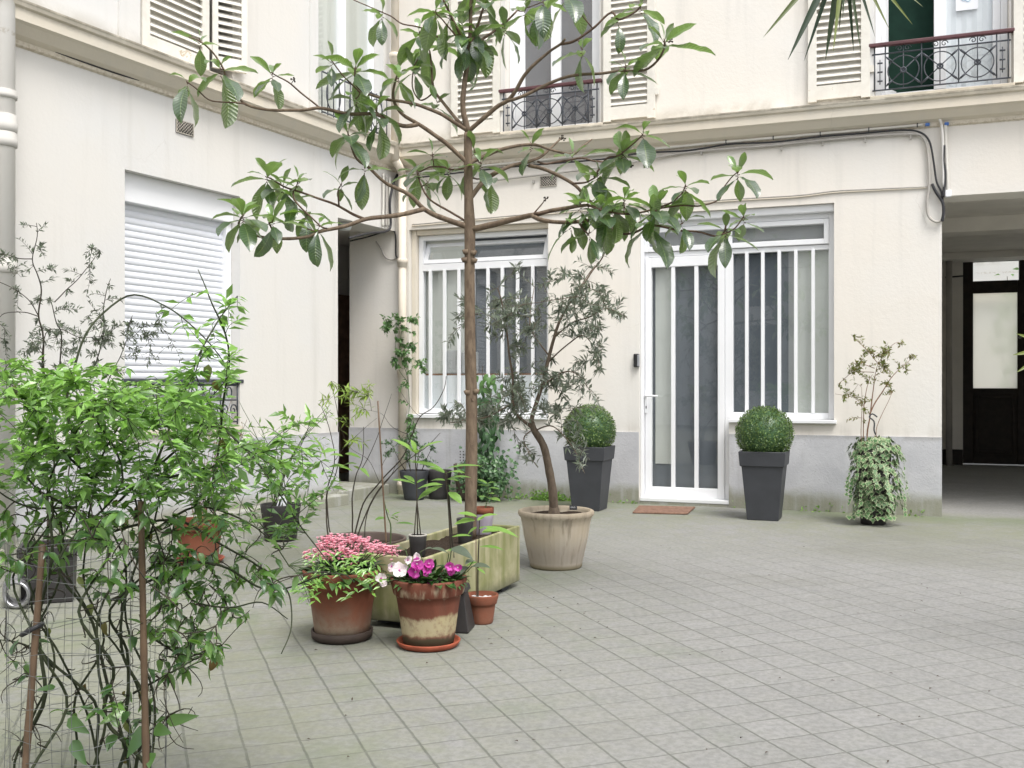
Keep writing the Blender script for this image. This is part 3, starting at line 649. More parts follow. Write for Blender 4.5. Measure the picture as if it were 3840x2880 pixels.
# vent grilles
def vent(pl_, cx, cz, w_, h_, par, name='vent_grille'):
    v = MB(); v.box(cx - w_ / 2, cx + w_ / 2, -.006, .004, cz - h_ / 2, cz + h_ / 2); o = v.build(name, M['black'], par)
    v = MB(); n_ = 6
    frame(v, cx - w_ / 2, cx + w_ / 2, cz - h_ / 2, cz + h_ / 2, .006, -.013, -.007)
    for k_ in range(-n_, n_ + 1):
        for sg in (1, -1):
            a_ = cx + k_ * w_ / n_ * .9; pts = []
            z0_, z1_ = cz - h_ / 2, cz + h_ / 2; xa, xb = a_, a_ + sg * h_
            lo, hi = cx - w_ / 2, cx + w_ / 2
            def cl(xq): return max(lo, min(hi, xq))
            ta, tb = (cl(xa) - xa) / (xb - xa), (cl(xb) - xa) / (xb - xa)
            if tb - ta < .03: continue
            v.tube([(cl(xa), -.010, z0_ + ta * h_), (cl(xb), -.010, z0_ + tb * h_)], .0026, 4)
    v.build('vent_mesh', M['grille'], o)
vx, vz = BK.at(2057, 680); vent(BK, vx, vz, .175, .105, back)
vx, vz = BK.at(1735, 1710, -.014)
v = MB(); v.box(vx - .06, vx + .06, -.02, -.0145, vz - .08, vz + .08); o = v.build('vent_plate', M['plinth'], back)
for k_ in range(2):
    for i_ in range(4): v = MB(); v.box(vx - .03 + k_ * .035, vx - .018 + k_ * .035, -.0215, -.0195, vz - .05 + i_ * .03, vz - .038 + i_ * .03); v.build('vent_hole', M['black'], o)
# drainpipe in the corner
dpx = X(1509, -.07)
d_ = MB(); d_.tube([(dpx, -.07, .0), (dpx, -.07, 3.38)], .043, 14); d_.tube([(dpx, -.07, 3.38), (dpx, -.12, 3.43), (dpx, -.235, 3.50)], .043, 14); d_.tube([(dpx, -.235, 3.49), (dpx, -.235, HT)], .043, 14)
dp = d_.build('drainpipe', M['pipe'], back)
for zz in (BK.at(1510, 985, -.07)[1], BK.at(1510, 1820, -.07)[1], BK.at(1510, 1400, -.07)[1]):
    k_ = MB(); k_.lathe([(.044, zz - .05), (.052, zz - .045), (.052, zz - .01), (.058, zz - .005), (.058, zz + .03), (.05, zz + .04), (.044, zz + .045)], (dpx, -.07, 0), 16); k_.build('pipe_collar', M['pipe'], dp)
for zz in (4.55, 6.0):
    k_ = MB(); k_.lathe([(.044, zz - .05), (.055, zz - .04), (.055, zz), (.062, zz + .005), (.062, zz + .05), (.044, zz + .055)], (dpx, -.235, 0), 16); k_.build('pipe_collar', M['pipe'], dp)
# cables and conduits
def run(name, pts, r, mat, off=-.02, par=None, pl_=BK, n_=8, sub=6):
    q = [pl_.at(a_, b_, off) for a_, b_ in pts]; q = [Vector((x_, off, z_)) for x_, z_ in q]
    out = []
    for i_ in range(len(q) - 1):   # catmull
        p0, p1, p2, p3 = q[max(i_ - 1, 0)], q[i_], q[i_ + 1], q[min(i_ + 2, len(q) - 1)]
        for k_ in range(sub):
            t_ = k_ / sub; out.append(.5 * ((2 * p1) + (p2 - p0) * t_ + (2 * p0 - 5 * p1 + 4 * p2 - p3) * t_ ** 2 + (3 * p1 - p0 - 3 * p2 + p3) * t_ ** 3))
    out.append(q[-1]); t_ = MB(); t_.tube(out, r, n_); return t_.build(name, mat, par or back)
def lin(p0, p1, n_): return [(p0[0] + (p1[0] - p0[0]) * i_ / n_, p0[1] + (p1[1] - p0[1]) * i_ / n_) for i_ in range(n_ + 1)]
run('conduit', lin((1545, 648), (2560, 548), 4) + lin((2720, 533), (3460, 468), 4), .0125, M['conduit'], -.03)
run('conduit', lin((1545, 610), (2400, 530), 3) + [(2560, 516), (3100, 462), (3330, 438), (3480, 431), (3520, 444), (3532, 480), (3536, 560), (3538, 700)], .012, M['plaster2'], -.05)
run('cable', [(1550, 668), (1900, 628), (2250, 598), (2400, 575), (2560, 566), (2640, 556), (2740, 540), (2900, 533), (3080, 512), (3230, 500), (3380, 488), (3450, 496), (3485, 530), (3500, 600), (3512, 680), (3530, 720), (3537, 770)], .0085, M['cable'], -.035)
run('conduit', lin((1560, 712), (2300, 622), 3) + [(2560, 574), (2900, 545), (3200, 515), (3420, 503), (3465, 522), (3480, 580), (3485, 690), (3476, 760), (3482, 810), (3510, 832), (3535, 822), (3540, 800)], .011, M['conduit2'], -.03)
run('cable', lin((1545, 842), (2300, 775), 5) + lin((2400, 768), (3000, 732), 4) + lin((3130, 716), (3478, 700), 3), .0065, M['conduit2'], -.012)
run('cable', lin((1545, 848), (2300, 781), 5) + lin((2400, 774), (3000, 738), 4) + lin((3130, 722), (3478, 704), 3), .005, M['trim'], -.012)
run('conduit', [(3545, 470), (3548, 560), (3552, 640), (3554, 720)], .014, M['conduit'], -.035)
run('cable', [(3540, 545), (3537, 600), (3544, 660), (3536, 740)], .012, M['cable'], -.05)
run('cable', [(3495, 690), (3510, 720), (3535, 760), (3538, 800), (3532, 830)], .013, M['cable'], -.04)
for sx_, sy_ in ((2630, 572), (2930, 556), (3085, 535), (3245, 525), (3415, 512), (2330, 640), (2000, 680)):
    x_, z_ = BK.at(sx_, sy_, -.02); cl_ = MB(); cl_.box(x_ - .006, x_ + .006, -.035, 0, z_ - .022, z_ + .012); cl_.build('cable_clip', M['conduit2'], back)
for sx_, sy_ in ((2723, 532), (2900, 517), (3076, 502), (3258, 486), (3440, 470), (2350, 567), (2000, 602)):
    x_, z_ = BK.at(sx_, sy_, -.03); cl_ = MB(); cl_.box(x_ - .004, x_ + .004, -.045, 0, z_ - .016, z_ + .016); cl_.build('conduit_clip', M['cable'], back)
for sx_, sy_ in ((3478, 468), (3550, 465)):
    x_, z_ = BK.at(sx_, sy_, -.03); cl_ = MB(); cl_.box(x_ - .018, x_ + .018, -.05, -.01, z_ - .012, z_ + .012); bevel(cl_.build('cable_joint', M['bluep'], back), .004)
x_, z_ = BK.at(3556, 726, -.03); cl_ = MB(); cl_.box(x_ - .025, x_ + .025, -.05, -.002, z_ - .03, z_ + .03); bevel(cl_.build('junction_box', M['white'], back), .005)

# ---- passage on the right with a dark glazed door at its end
PD = 6.4
pw = MB(); px0, px1 = pas_x0, pas_x1
pw.add([(px0, .35, -.01), (px0, PD, -.01), (px0, PD, 3.3), (px0, .35, 3.3)], [(3, 2, 1, 0)])
pw.add([(px1, .35, -.01), (px1, PD, -.01), (px1, PD, 3.3), (px1, .35, 3.3)], [(0, 1, 2, 3)])
dx0, dz1 = X(3611, PD), BK.at(3625, 962, PD)[1]; dx1 = dx0 + 1.75
ew = MB(); wall_mesh(ew, px0 - .2, px1 + .2, -.01, 3.3, [(dx0, dx1, -1, dz1)], .2, PD)
pw.v and ew.v
pw.add([(px0 - .1, .3, 3.02), (px1 + .1, .3, 3.02), (px1 + .1, PD + .05, 3.02), (px0 - .1, PD + .05, 3.02)], [(3, 2, 1, 0)])
pw.box(px0, px1, PD * .42, PD * .42 + .35, 2.86, 3.019); pw.box(px0, px1, PD - .5, PD - .003, 2.93, 3.018)
pw.build('passage_vault', M['passage'], back); ew.build('passage_wall', M['passage'], back)
sk = MB(); sk.box(px0 - .1, dx0 - .002, PD - .015, PD - .001, 0, .22); sk.build('passage_skirting', M['wood'], back)
x_ = X(3559, PD - .25); pp_ = MB(); pp_.tube([(x_, PD - .25, .0), (x_, PD - .25, 2.95)], .045, 10); pp_.build('passage_pipe', M['conduit2'], back)
dd_ = MB(); wst = .12
gxa, gxb = X(3650, PD), X(3817, PD); gza, gzb = BK.at(3700, 1456, PD)[1], BK.at(3700, 1098, PD)[1]; fza, fzb = BK.at(3700, 1052, PD)[1], BK.at(3700, 980, PD)[1]
y0, y1 = PD + .04, PD + .11
gxm = gxb + .12; gxe = min(dx1 - .1, gxm + (gxb - gxa))
dd_.box(dx0 + .001, gxa, y0, y1, .02, dz1 - .001); dd_.box(gxb, gxm, y0, y1, .02, fza); dd_.box(gxe, dx1 - .001, y0, y1, .02, dz1 - .001)
for a_, b_ in ((gxa, gxb), (gxm, gxe)): dd_.box(a_, b_, y0 + .002, y1 - .002, .02, gza); dd_.box(a_, b_, y0 + .002, y1 - .002, gzb, fza)
dd_.box(gxa, gxe, y0 + .001, y1 - .001, fzb, dz1 - .001); dd_.box(gxb + .02, gxm - .02, y0 + .002, y1 - .002, fza, fzb)
for a_, b_ in ((gxa + .02, gxb - .02), (gxm + .02, gxe - .02)): frame(dd_, a_, b_, .16, gza - .1, .05, y0 - .018, y0 + .004)
pdo = dd_.build('passage_door', M['wood'], back); bevel(pdo, .006)
for a_, b_ in ((gxa, gxb), (gxm, gxe)):
    p_ = MB(); p_.box(a_ - .004, b_ + .004, PD + .07, PD + .076, gza - .004, gzb + .004); p_.build('frosted_pane', M['frost'], pdo)
p_ = MB(); p_.box(gxa - .004, gxe + .004, PD + .07, PD + .074, fza - .003, fzb + .003); p_.build('fanlight_pane', M['glass'], pdo)
kx, kz = BK.at(3826, 1265, PD); k_ = MB(); k_.tube([(kx, y0 - .05, kz), (kx, y0, kz)], .02, 10); k_.build('door_knob', M['steel'], pdo)
cl_ = MB(); xa_, za_ = BK.at(3545, 1040, PD - .02); cl_.tube([(xa_, PD - .02, za_), (dx0, PD - .02, za_ + .01)], .012, 6); cl_.build('passage_cable', M['cable'], back)
# what shows through the fanlight: the sunny rear court wall
rc = empty('rear_court_wall', BK.o + BK.x * (dx0 + .8) + BK.y * 13.0, BK.ang, 'bright pale wall of the further court seen through the fanlight of the dark passage door', 'wall')
q = MB(); q.box(-6, 6, 0, .3, 0, 3.9); q.build('wall', M['plaster2'], rc); q = MB(); q.box(-6, 6, -.12, .0, 2.85, 3.0); q.build('ledge', M['trim'], rc)
pl_ = MB(); r2 = random.Random(5)
base = BK.o + BK.x * (dx0 + 1.1) + BK.y * 10.2
sh = empty('courtyard_shrub', base, 0, 'small shrub in the further court glimpsed through the fanlight of the passage door', 'shrub')
st = MB()
for k_ in range(7):
    tp = Vector((r2.uniform(-.7, .7), r2.uniform(-.3, .3), r2.uniform(2.6, 3.5))); st.tube([(0, 0, 0), tp * .5 + Vector((0, 0, .2)), tp], [.02, .012, .005], 5)
    for i_ in range(40):
        p0 = tp * r2.uniform(.3, 1) + rv(r2) * .12; pl_.leaf4(p0, rv(r2) + Vector((0, 0, -.2)), rv(r2), .14, .06, r2.random())
st.build('stem', M['twig'], sh); pl_.build('foliage', M['jas'], sh)

# ================================================================== LEFT WING
left = empty('apartment_building', (LF.o.x, LF.o.y, 0), LF.ang, 'cream rendered wing along the left with a closed white roller shutter and louvred shutters above', 'building')
LX = LF.xx
opx0 = LX(1267); lz = 2.79
rx0, rx1 = LX(468), LX(900); rz1 = LF.at(466, 634)[1]; rz0 = .80
sux0, sux1 = LX(520), LX(865)
upx0, upx1 = LX(1188), LX(1432)
XE = -16.0
holes = [(opx0, 1, -1, lz), (rx0, rx1, rz0, rz1), (sux0, sux1, 3.69, 5.9), (upx0, upx1, 3.69, 5.9)]
w = MB(); wall_mesh(w, XE, -.002, -.02, HT, holes); w.build('wall', M['plaster2'], left)
pl_ = MB(); pl_.box(XE, opx0 - .002, -.014, .02, -.01, PZ); pl_.build('plinth', M['plinth'], left)
c = MB(); cornice(c, XE, -.185, [(y, z) for y, z in PROF]); c.build('cornice', M['trim'], left)
# return piece of cornice to the corner
c = MB(); cornice(c, -.184, -.03, [(y * .99, z - .001) for y, z in PROF]); c.build('cornice_end', M['trim'], left)
# step in front of the porch and a low kerb along the wall
s_ = MB(); s_.box(opx0 - .05, -.16, -.02, 1.24, -.01, .115); bevel(s_.build('porch_step', M['step'], left), .012)
s_ = MB(); s_.box(XE, opx0 - .053, -.17, .0, -.01, .10); bevel(s_.build('wall_kerb', M['step'], left), .012)
# porch interior: far wall with brown door
it = MB(); it.box(opx0 - .8, .85, 1.25, 1.3, .1, 3.0); it.build('porch_wall', M['plaster2'], left)
it = MB(); it.box(opx0 - .6, .8, 1.19, 1.245, .117, LF.at(1290, 1107, 1.2)[1]); it.build('porch_door', M['redwood'], left)
it = MB(); it.box(opx0 - .35, opx0 - .25, .351, 1.25, .1, 3.0); it.build('porch_side', M['plaster2'], left)
it = MB(); it.box(opx0 - .8, 1.9, 1.31, 1.4, -.01, 3.2); it.build('porch_back_wall', M['plaster2'], left)
it = MB(); it.box(.86, .95, -.1, 1.30, -.01, 3.2); it.build('porch_end_wall', M['plaster2'], left)
it = MB(); it.box(opx0 - .3, .85, .351, 1.3, lz + .02, lz + .1); it.build('porch_ceiling', M['plaster2'], left)
x_, z_ = LF.at(1300, 858, .12); it = MB(); it.lathe([(.0, lz - .075), (.06, lz - .07), (.075, lz - .04), (.075, lz - .002), (0, lz - .001)], (x_, .15, 0), 20); it.build('porch_lamp', M['whitefilm'], left)
# roller shutter window
fr = MB(); yb = .10
bz1, bz0 = LF.at(467, 664, yb)[1], LF.at(469, 757, yb)[1]
wsx0, wsx1 = rx0 + .002, rx1 - .002
fr.box(wsx0, wsx1, yb - .03, yb + .12, bz0, rz1 - .001); ro = fr.build('roller_shutter', M['white'], left); bevel(ro, .004)
for a_, b_ in ((wsx0, wsx0 + .035), (wsx1 - .06, wsx1)):
    fr = MB(); fr.box(a_, b_, yb - .005, yb + .1, rz0, bz0 - .001); bevel(fr.build('guide_rail', M['white'], ro), .004)
sl_ = MB(); k_ = bz0 - .002; zend = 1.19; hh_ = .052; prof = []
while k_ > zend:
    for i_ in range(5):
        t_ = i_ / 5; prof.append((yb + .045 - .007 * math.sin(math.pi * t_) ** .7, k_ - t_ * hh_ * .9))
    prof.append((yb + .0475, k_ - hh_ * .95)); k_ -= hh_
xa_, xb_ = wsx0 + .034, wsx1 - .058
vs = [(xa_, y, z) for y, z in prof] + [(xb_, y, z) for y, z in prof]; np_ = len(prof)
sl_.add(vs, [(i_, i_ + 1, i_ + 1 + np_, i_ + np_) for i_ in range(np_ - 1)]); sl_.box(xa_, xb_, yb + .035, yb + .055, k_ - .05, k_ + .01)
sl_.build('shutter_curtain', M['pvc'], ro)
it = MB(); it.box(wsx0 + .03, wsx1 - .05, yb + .075, yb + .09, rz0, 1.3); it.build('lower_panel', M['whitefilm'], ro)
it = MB(); it.box(rx0, rx1, -.03, yb - .006, rz0 - .03, rz0 + .001); it.build('window_sill', M['trim'], left)
# guard in front of it: dark rail and scrolls
gg = MB(); zr = 1.17
gx_0, gx_1 = rx0 + .02, rx1 - .01
for zz, rr in ((zr - .015, .014), (zr - .145, .007), (rz0 + .04, .008)): gg.tube([(gx_0, .02, zz), (gx_1, .02, zz)], rr, 6)
nn_ = 6
for k_ in range(nn_ + 1):
    xx_ = gx_0 + (gx_1 - gx_0) * k_ / nn_; gg.tube([(xx_, .02, rz0 + .02), (xx_, .02, zr)], .007, 6)
    if k_ < nn_:
        cx = xx_ + (gx_1 - gx_0) / nn_ / 2
        gg.tube([(cx + .03 * math.cos(t_), .02, zr - .08 + .045 * math.sin(t_)) for t_ in [i_ * math.pi / 8 for i_ in range(16)]], .006, 5, closed=True)
        for sg in (1, -1): gg.tube([(cx + sg * (.05 + .045 * (1 - i_ / 20) * math.cos(i_ * .5)), .02, zr - .23 + .055 * (1 - i_ / 20) * math.sin(i_ * .5)) for i_ in range(18)], .006, 5)
go = gg.build('window_guard', M['iron'], left)
hr = MB(); hr.box(gx_0 - .05, gx_1 + .05, -.01, .05, zr, zr + .03); bevel(hr.build('handrail', M['iron'], go), .006)
# upper louvred shutters, half open in the opening
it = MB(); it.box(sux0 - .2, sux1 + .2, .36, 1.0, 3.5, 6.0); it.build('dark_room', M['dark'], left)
shutter(sux0 + .01, LX(775), LF.at(560, 205, .0)[1], 5.9, -.03, left)
f_ = MB(); MC = Matrix.Translation((LX(800, .02), .03, 0)) @ Matrix.Rotation(R(-28), 4, 'Z')
for q in ((0, .05, 3.8, 5.9), (.25, .30, 3.8, 5.9), (.05, .25, 3.8, 3.9)): f_.box(q[0], q[1], 0, .035, q[2], q[3], M=MC)
k_ = 3.92
while k_ < 5.85:
    f_.add([MC @ Vector(v_) for v_ in ((.045, 0, k_), (.255, 0, k_), (.255, .034, k_ + .04), (.045, .034, k_ + .04), (.045, 0, k_ + .008), (.255, 0, k_ + .008), (.255, .034, k_ + .048), (.045, .034, k_ + .048))], [(3, 2, 1, 0), (4, 5, 6, 7), (0, 1, 5, 4), (2, 3, 7, 6)]); k_ += .062
f_.build('folding_shutter', M['peel'], left)
for a_, b_ in ((sux0 - .20, sux0 - .001), (sux1 + .001, sux1 + .14), (upx0 - .12, upx0 - .001), (upx1 + .001, upx1 + .06)):
    jb = MB(); jb.box(a_, b_, -.02, .02, 3.705, 5.95); jb.build('jamb_band', M['plaster2'], left)
# upper window near the corner
fr = MB(); frame(fr, upx0 + .002, upx1 - .002, 3.70, 5.88, .06, .10, .17); xm = (upx0 + upx1) / 2; fr.box(xm - .05, xm + .05, .095, .165, 3.76, 5.82)
uo = fr.build('upper_window', M['white'], left); bevel(uo, .004)
p_ = MB(); p_.box(upx0 + .05, upx1 - .05, .13, .136, 3.75, 5.83); p_.build('pane', M['glass'], uo)
it = MB(); it.box(upx0 + .02, upx1 - .02, .145, .155, 3.76, 5.82); it.build('curtain', M['curtain'], left)
ug = MB()
for zz in (3.74, 4.12): ug.tube([(upx0, -.06, zz), (upx1, -.06, zz)], .008, 6)
for k_ in range(13):
    xx_ = upx0 + (upx1 - upx0) * k_ / 12; ug.tube([(xx_, -.06, 3.72), (xx_, -.06, 4.14)], .006, 5)
for k_ in range(3):
    cx = upx0 + (upx1 - upx0) * (k_ + .5) / 3; ug.tube([(cx + .11 * math.cos(t_), -.06, 3.93 + .15 * math.sin(t_)) for t_ in [i_ * math.pi / 10 for i_ in range(20)]], .006, 5, closed=True)
ug.build('window_guard', M['iron'], left)
vx, vz = LF.at(691, 480); vent(LF, vx, vz, .185, .105, left)
# large drainpipe at the left edge of the view
dx_ = LX(8, -.10)
d_ = MB(); d_.tube([(dx_, -.10, 0), (dx_, -.10, HT)], .078, 18); dp = d_.build('drainpipe', M['plaster2'], left)
for zz, hh_ in ((LF.at(30, 362, -.1)[1], .03), (LF.at(30, 470, -.1)[1], .06), (LF.at(30, 530, -.1)[1], .05), (LF.at(30, 1000, -.1)[1], .05)):
    k_ = MB(); k_.lathe([(.079, zz - hh_), (.09, zz - hh_ + .005), (.092, zz), (.086, zz + .004), (.088, zz + hh_ - .004), (.079, zz + hh_)], (dx_, -.10, 0), 20); k_.build('pipe_collar', M['collar'], dp)
run('cable', [(-60, 120), (40, 122), (90, 135), (200, 190), (420, 270), (560, 310), (760, 360), (1000, 425), (1200, 490), (1400, 560)], .006, M['cable'], -.026, left, LF)
# conduits by the corner, entering above the porch
for k_, (sx_, m_) in enumerate(((1438, 'conduit'), (1450, 'conduit2'), (1461, 'conduit'))):
    run('conduit', [(sx_, 650 + 8 * k_), (sx_, 760), (sx_ - 2, 850)], .012, M[m_], -.03, left, LF)
run('cable', [(1310, 893), (1360, 880), (1400, 872), (1445, 868), (1465, 845), (1462, 760), (1475, 690), (1490, 655)], .013, M['cable'], -.05, left, LF)
run('cable', [(1312, 904), (1380, 888), (1440, 870), (1480, 870), (1484, 950), (1488, 965)], .008, M['cable'], -.03)
run('cable', [(1410, 905), (1428, 930), (1443, 962), (1468, 974), (1490, 966)], .008, M['conduit2'], -.02)
x_, z_ = LF.at(1510, 640, -.04)
it = MB(); it.box(x_ - .05, x_ + .03, -.09, -.02, z_ - .02, z_ + .03); bevel(it.build('cable_joint', M['bluep'], left), .01)

# ================================================================== far side of the court, behind the viewer (seen only in the window panes)
op = empty('apartment_building', (1.0, -7.0, 0), 0, 'plain cream wing behind the viewer, seen only as reflections in the panes', 'building')
w = MB(); wall_mesh(w, -12, 14, 0, 5.5, [(x_, x_ + 1.1, z_, z_ + 1.8) for x_ in (-8, -4, 0, 4, 8) for z_ in (1.0, 3.3)], .3); w.build('wall', M['plaster2'], op)
w = MB(); w.box(-12, 14, -.6, -.31, 0, 5.4); w.build('backing', M['dark'], op)

# ================================================================== POTS AND PLANTS
def disc(mb, r, z, n=28, bumpy=.006, c=(0, 0)):
    vs = [(c[0], c[1], z + bumpy)]; fs = []
    for q, rr in enumerate((.35, .7, 1.0)):
        for j in range(n):
            an = 2 * math.pi * j / n; vs.append((c[0] + r * rr * math.cos(an), c[1] + r * rr * math.sin(an), z + rng.uniform(-bumpy, bumpy)))
    for j in range(n): fs.append((0, 1 + j, 1 + (j + 1) % n))
    for q in range(2):
        for j in range(n): fs.append((1 + q * n + j, 1 + (q + 1) * n + j, 1 + (q + 1) * n + (j + 1) % n, 1 + q * n + (j + 1) % n))
    mb.add(vs, fs, .5, True)
def round_pot(par, rt, rb, H, mat, rim=.0, rimh=.06, lip=.012, soil=.04, z0=0.0, n=44, wob=.012, soilmat='soil'):
    m = MB(); rr = rb + (rt - rb) * (1 - rimh / H)
    pr = [(0, z0), (rb * .93, z0), (rb, z0 + .006)]
    for k_ in range(1, 6): t_ = k_ / 6; pr.append((rb + (rr - rim - rb) * t_, z0 + .006 + (H - rimh - .006) * t_))
    if rim: pr += [(rr - rim, z0 + H - rimh - .002), (rr - rim * .2, z0 + H - rimh), (rr, z0 + H - rimh + .004), (rt, z0 + H - .006), (rt - .003, z0 + H)]
    else: pr += [(rt, z0 + H - .004), (rt - .002, z0 + H)]
    pr += [(rt - lip, z0 + H), (rt - lip - .004, z0 + H - .008), (rt - lip - .012, z0 + H - soil - .03)]
    m.lathe(pr, n=n, wob=wob); o = m.build('pot', mat, par)
    m = MB(); disc(m, rt - lip - .006, z0 + H - soil); m.build('soil', M[soilmat], par)
    return o
def square_pot(par, wt, wb, H, mat, band=.12):
    m = MB()
    def ring(w_, z_): return [(w_ / 2 * sx_, w_ / 2 * sy_, z_) for sx_, sy_ in ((-1, -1), (1, -1), (1, 1), (-1, 1))]
    wm = wb + (wt - .024 - wb) * (H - band) / H
    lev = [(wb - .01, 0), (wb, .006), (wm, H - band - .002), (wm + .026, H - band), (wt, H - .006), (wt - .004, H), (wt - .035, H), (wt - .045, H - .06)]
    vs = []; fs = []
    for w_, z_ in lev: vs += ring(w_, z_)
    for i_ in range(len(lev) - 1):
        for j in range(4): fs.append((i_ * 4 + j, i_ * 4 + (j + 1) % 4, i_ * 4 + 4 + (j + 1) % 4, i_ * 4 + 4 + j))
    fs.append((3, 2, 1, 0)); m.add(vs, fs); o = m.build('pot', mat, par); bevel(o, .005, 3)
    m = MB(); m.add(ring(wt - .04, H - .03), [(0, 1, 2, 3)]); m.build('soil', M['soil'], par); return o
def bez(a_, b_, c_, n_=8):
    return [a_ * (1 - t_) ** 2 + b_ * 2 * t_ * (1 - t_) + c_ * t_ ** 2 for t_ in [i_ / n_ for i_ in range(n_ + 1)]]
def resample(pts, step):
    out = []
    for i_ in range(len(pts) - 1):
        k_ = max(1, int((pts[i_ + 1] - pts[i_]).length / step))
        out += [pts[i_].lerp(pts[i_ + 1], j / k_) for j in range(k_)]
    return out + [pts[-1]]
def smooth(pts, sub=5):
    out = []
    for i_ in range(len(pts) - 1):
        p0, p1, p2, p3 = pts[max(i_ - 1, 0)], pts[i_], pts[i_ + 1], pts[min(i_ + 2, len(pts) - 1)]
        for k_ in range(sub):
            t_ = k_ / sub; out.append(.5 * ((2 * p1) + (p2 - p0) * t_ + (2 * p0 - 5 * p1 + 4 * p2 - p3) * t_ ** 2 + (3 * p1 - p0 - 3 * p2 + p3) * t_ ** 3))
    return out + [pts[-1]]
def taper(n_, r0, r1): return [r0 + (r1 - r0) * i_ / max(1, n_ - 1) for i_ in range(n_)]
def local(mb_pts, o): return [p - o for p in mb_pts]
def ell_point(r, e_, Y, dY):
    an = r.uniform(0, 2 * math.pi); q = math.sqrt(r.random())
    return P(e_[0] + e_[2] * q * math.cos(an), e_[1] + e_[3] * q * math.sin(an), Y + r.gauss(0, dY))

# ---------------- planter box and the loquat tree growing in it
N0 = Vector((-.399, 4.724, 0)); D1 = Vector((.377, .926, 0)); D2 = Vector((-.926, .377, 0))
pang = math.atan2(D1.y, D1.x)
pb = empty('planter_box', N0, pang, 'long mossy concrete planter box with soil, from which the loquat tree grows', 'planter')
m = MB(); Lp, Wp, Hp, tk = 1.18, .345, .345, .022
m.box(0, Lp, 0, tk, .03, Hp); m.box(0, Lp, Wp - tk, Wp, .03, Hp); m.box(0, tk, tk, Wp - tk, .031, Hp - .001); m.box(Lp - tk, Lp, tk, Wp - tk, .031, Hp - .001); m.box(tk, Lp - tk, tk, Wp - tk, .031, .06)
bevel(m.build('box', M['planter'], pb), .006)
m = MB(); nx, ny = 40, 12; vs = []
for i_ in range(nx + 1):
    for j in range(ny + 1):
        x_, y_ = tk + (Lp - 2 * tk) * i_ / nx, tk + (Wp - 2 * tk) * j / ny; vs.append((x_, y_, .305 + .02 * mnoise.noise(Vector((x_ * 7, y_ * 7, 0))) + rng.uniform(-.006, .006)))
m.add(vs, [(i_ * (ny + 1) + j, (i_ + 1) * (ny + 1) + j, (i_ + 1) * (ny + 1) + j + 1, i_ * (ny + 1) + j + 1) for i_ in range(nx) for j in range(ny)], .5, True); m.build('soil', M['soil'], pb)
for q in (.10, .98):
    m = MB(); m.box(q, q + .10, .03, Wp - .03, 0, .0295); m.build('foot', M['anth'], pb)

TY = 5.6
tb = P(1762, 1445, TY); tb.z = .30
tree = empty('loquat_tree', tb, 0, 'slender loquat tree with bare trunk and big ribbed leaves, growing from the mossy planter', 'tree')
def c2(x, y): return (1280 + .5787 * x, .5787 * y)
def c1(x, y): return (.5787 * x, .5787 * y)
def c3(x, y): return (1950 + .434 * x, 500 + .434 * y)
def c4(x, y): return (580 + .3617 * x, 480 + .3617 * y)
def poly(pts, Ya, Yb):
    k_ = len(pts); return [P(p[0], p[1], Ya + (Yb - Ya) * i_ / (k_ - 1)) for i_, p in enumerate(pts)]
tr = [tb + Vector((.002, 0, 0))] + poly([(1768, 1700), (1768, 1500), (1763, 1300), (1761, 1000), (1762, 900), c2(832, 1460), c2(826, 1300), c2(822, 1050), c2(820, 860)], TY, TY)
rad = [.034, .033, .032, .031, .029, .030, .031, .026, .024, .021]
tm = MB(); sp_ = smooth(tr, 5); rr_ = []
for i_ in range(len(sp_)):
    t_ = i_ / 5; a_ = int(min(t_, len(rad) - 2)); rr_.append((rad[a_] + (rad[a_ + 1] - rad[a_]) * (t_ - a_)) * (1 + .05 * mnoise.noise(sp_[i_] * 6)))
tm.tube(local(sp_, tb), rr_, 16)
for sx_, sy_, dx in ((1742, 945, -1), (1780, 948, 1), (1738, 975, -1), (1782, 978, 1), (1748, 1472, -1), (1790, 1468, 1), (1772, 1500, .2)):
    p = P(sx_, sy_, TY - .02); tm.tube([p - tb - Vector((dx * .02, 0, 0)), p - tb, p - tb + Vector((dx * .008, 0, .012))], [.018, .014, .008], 8)
tm.build('trunk', M['loq_bark'], tree)
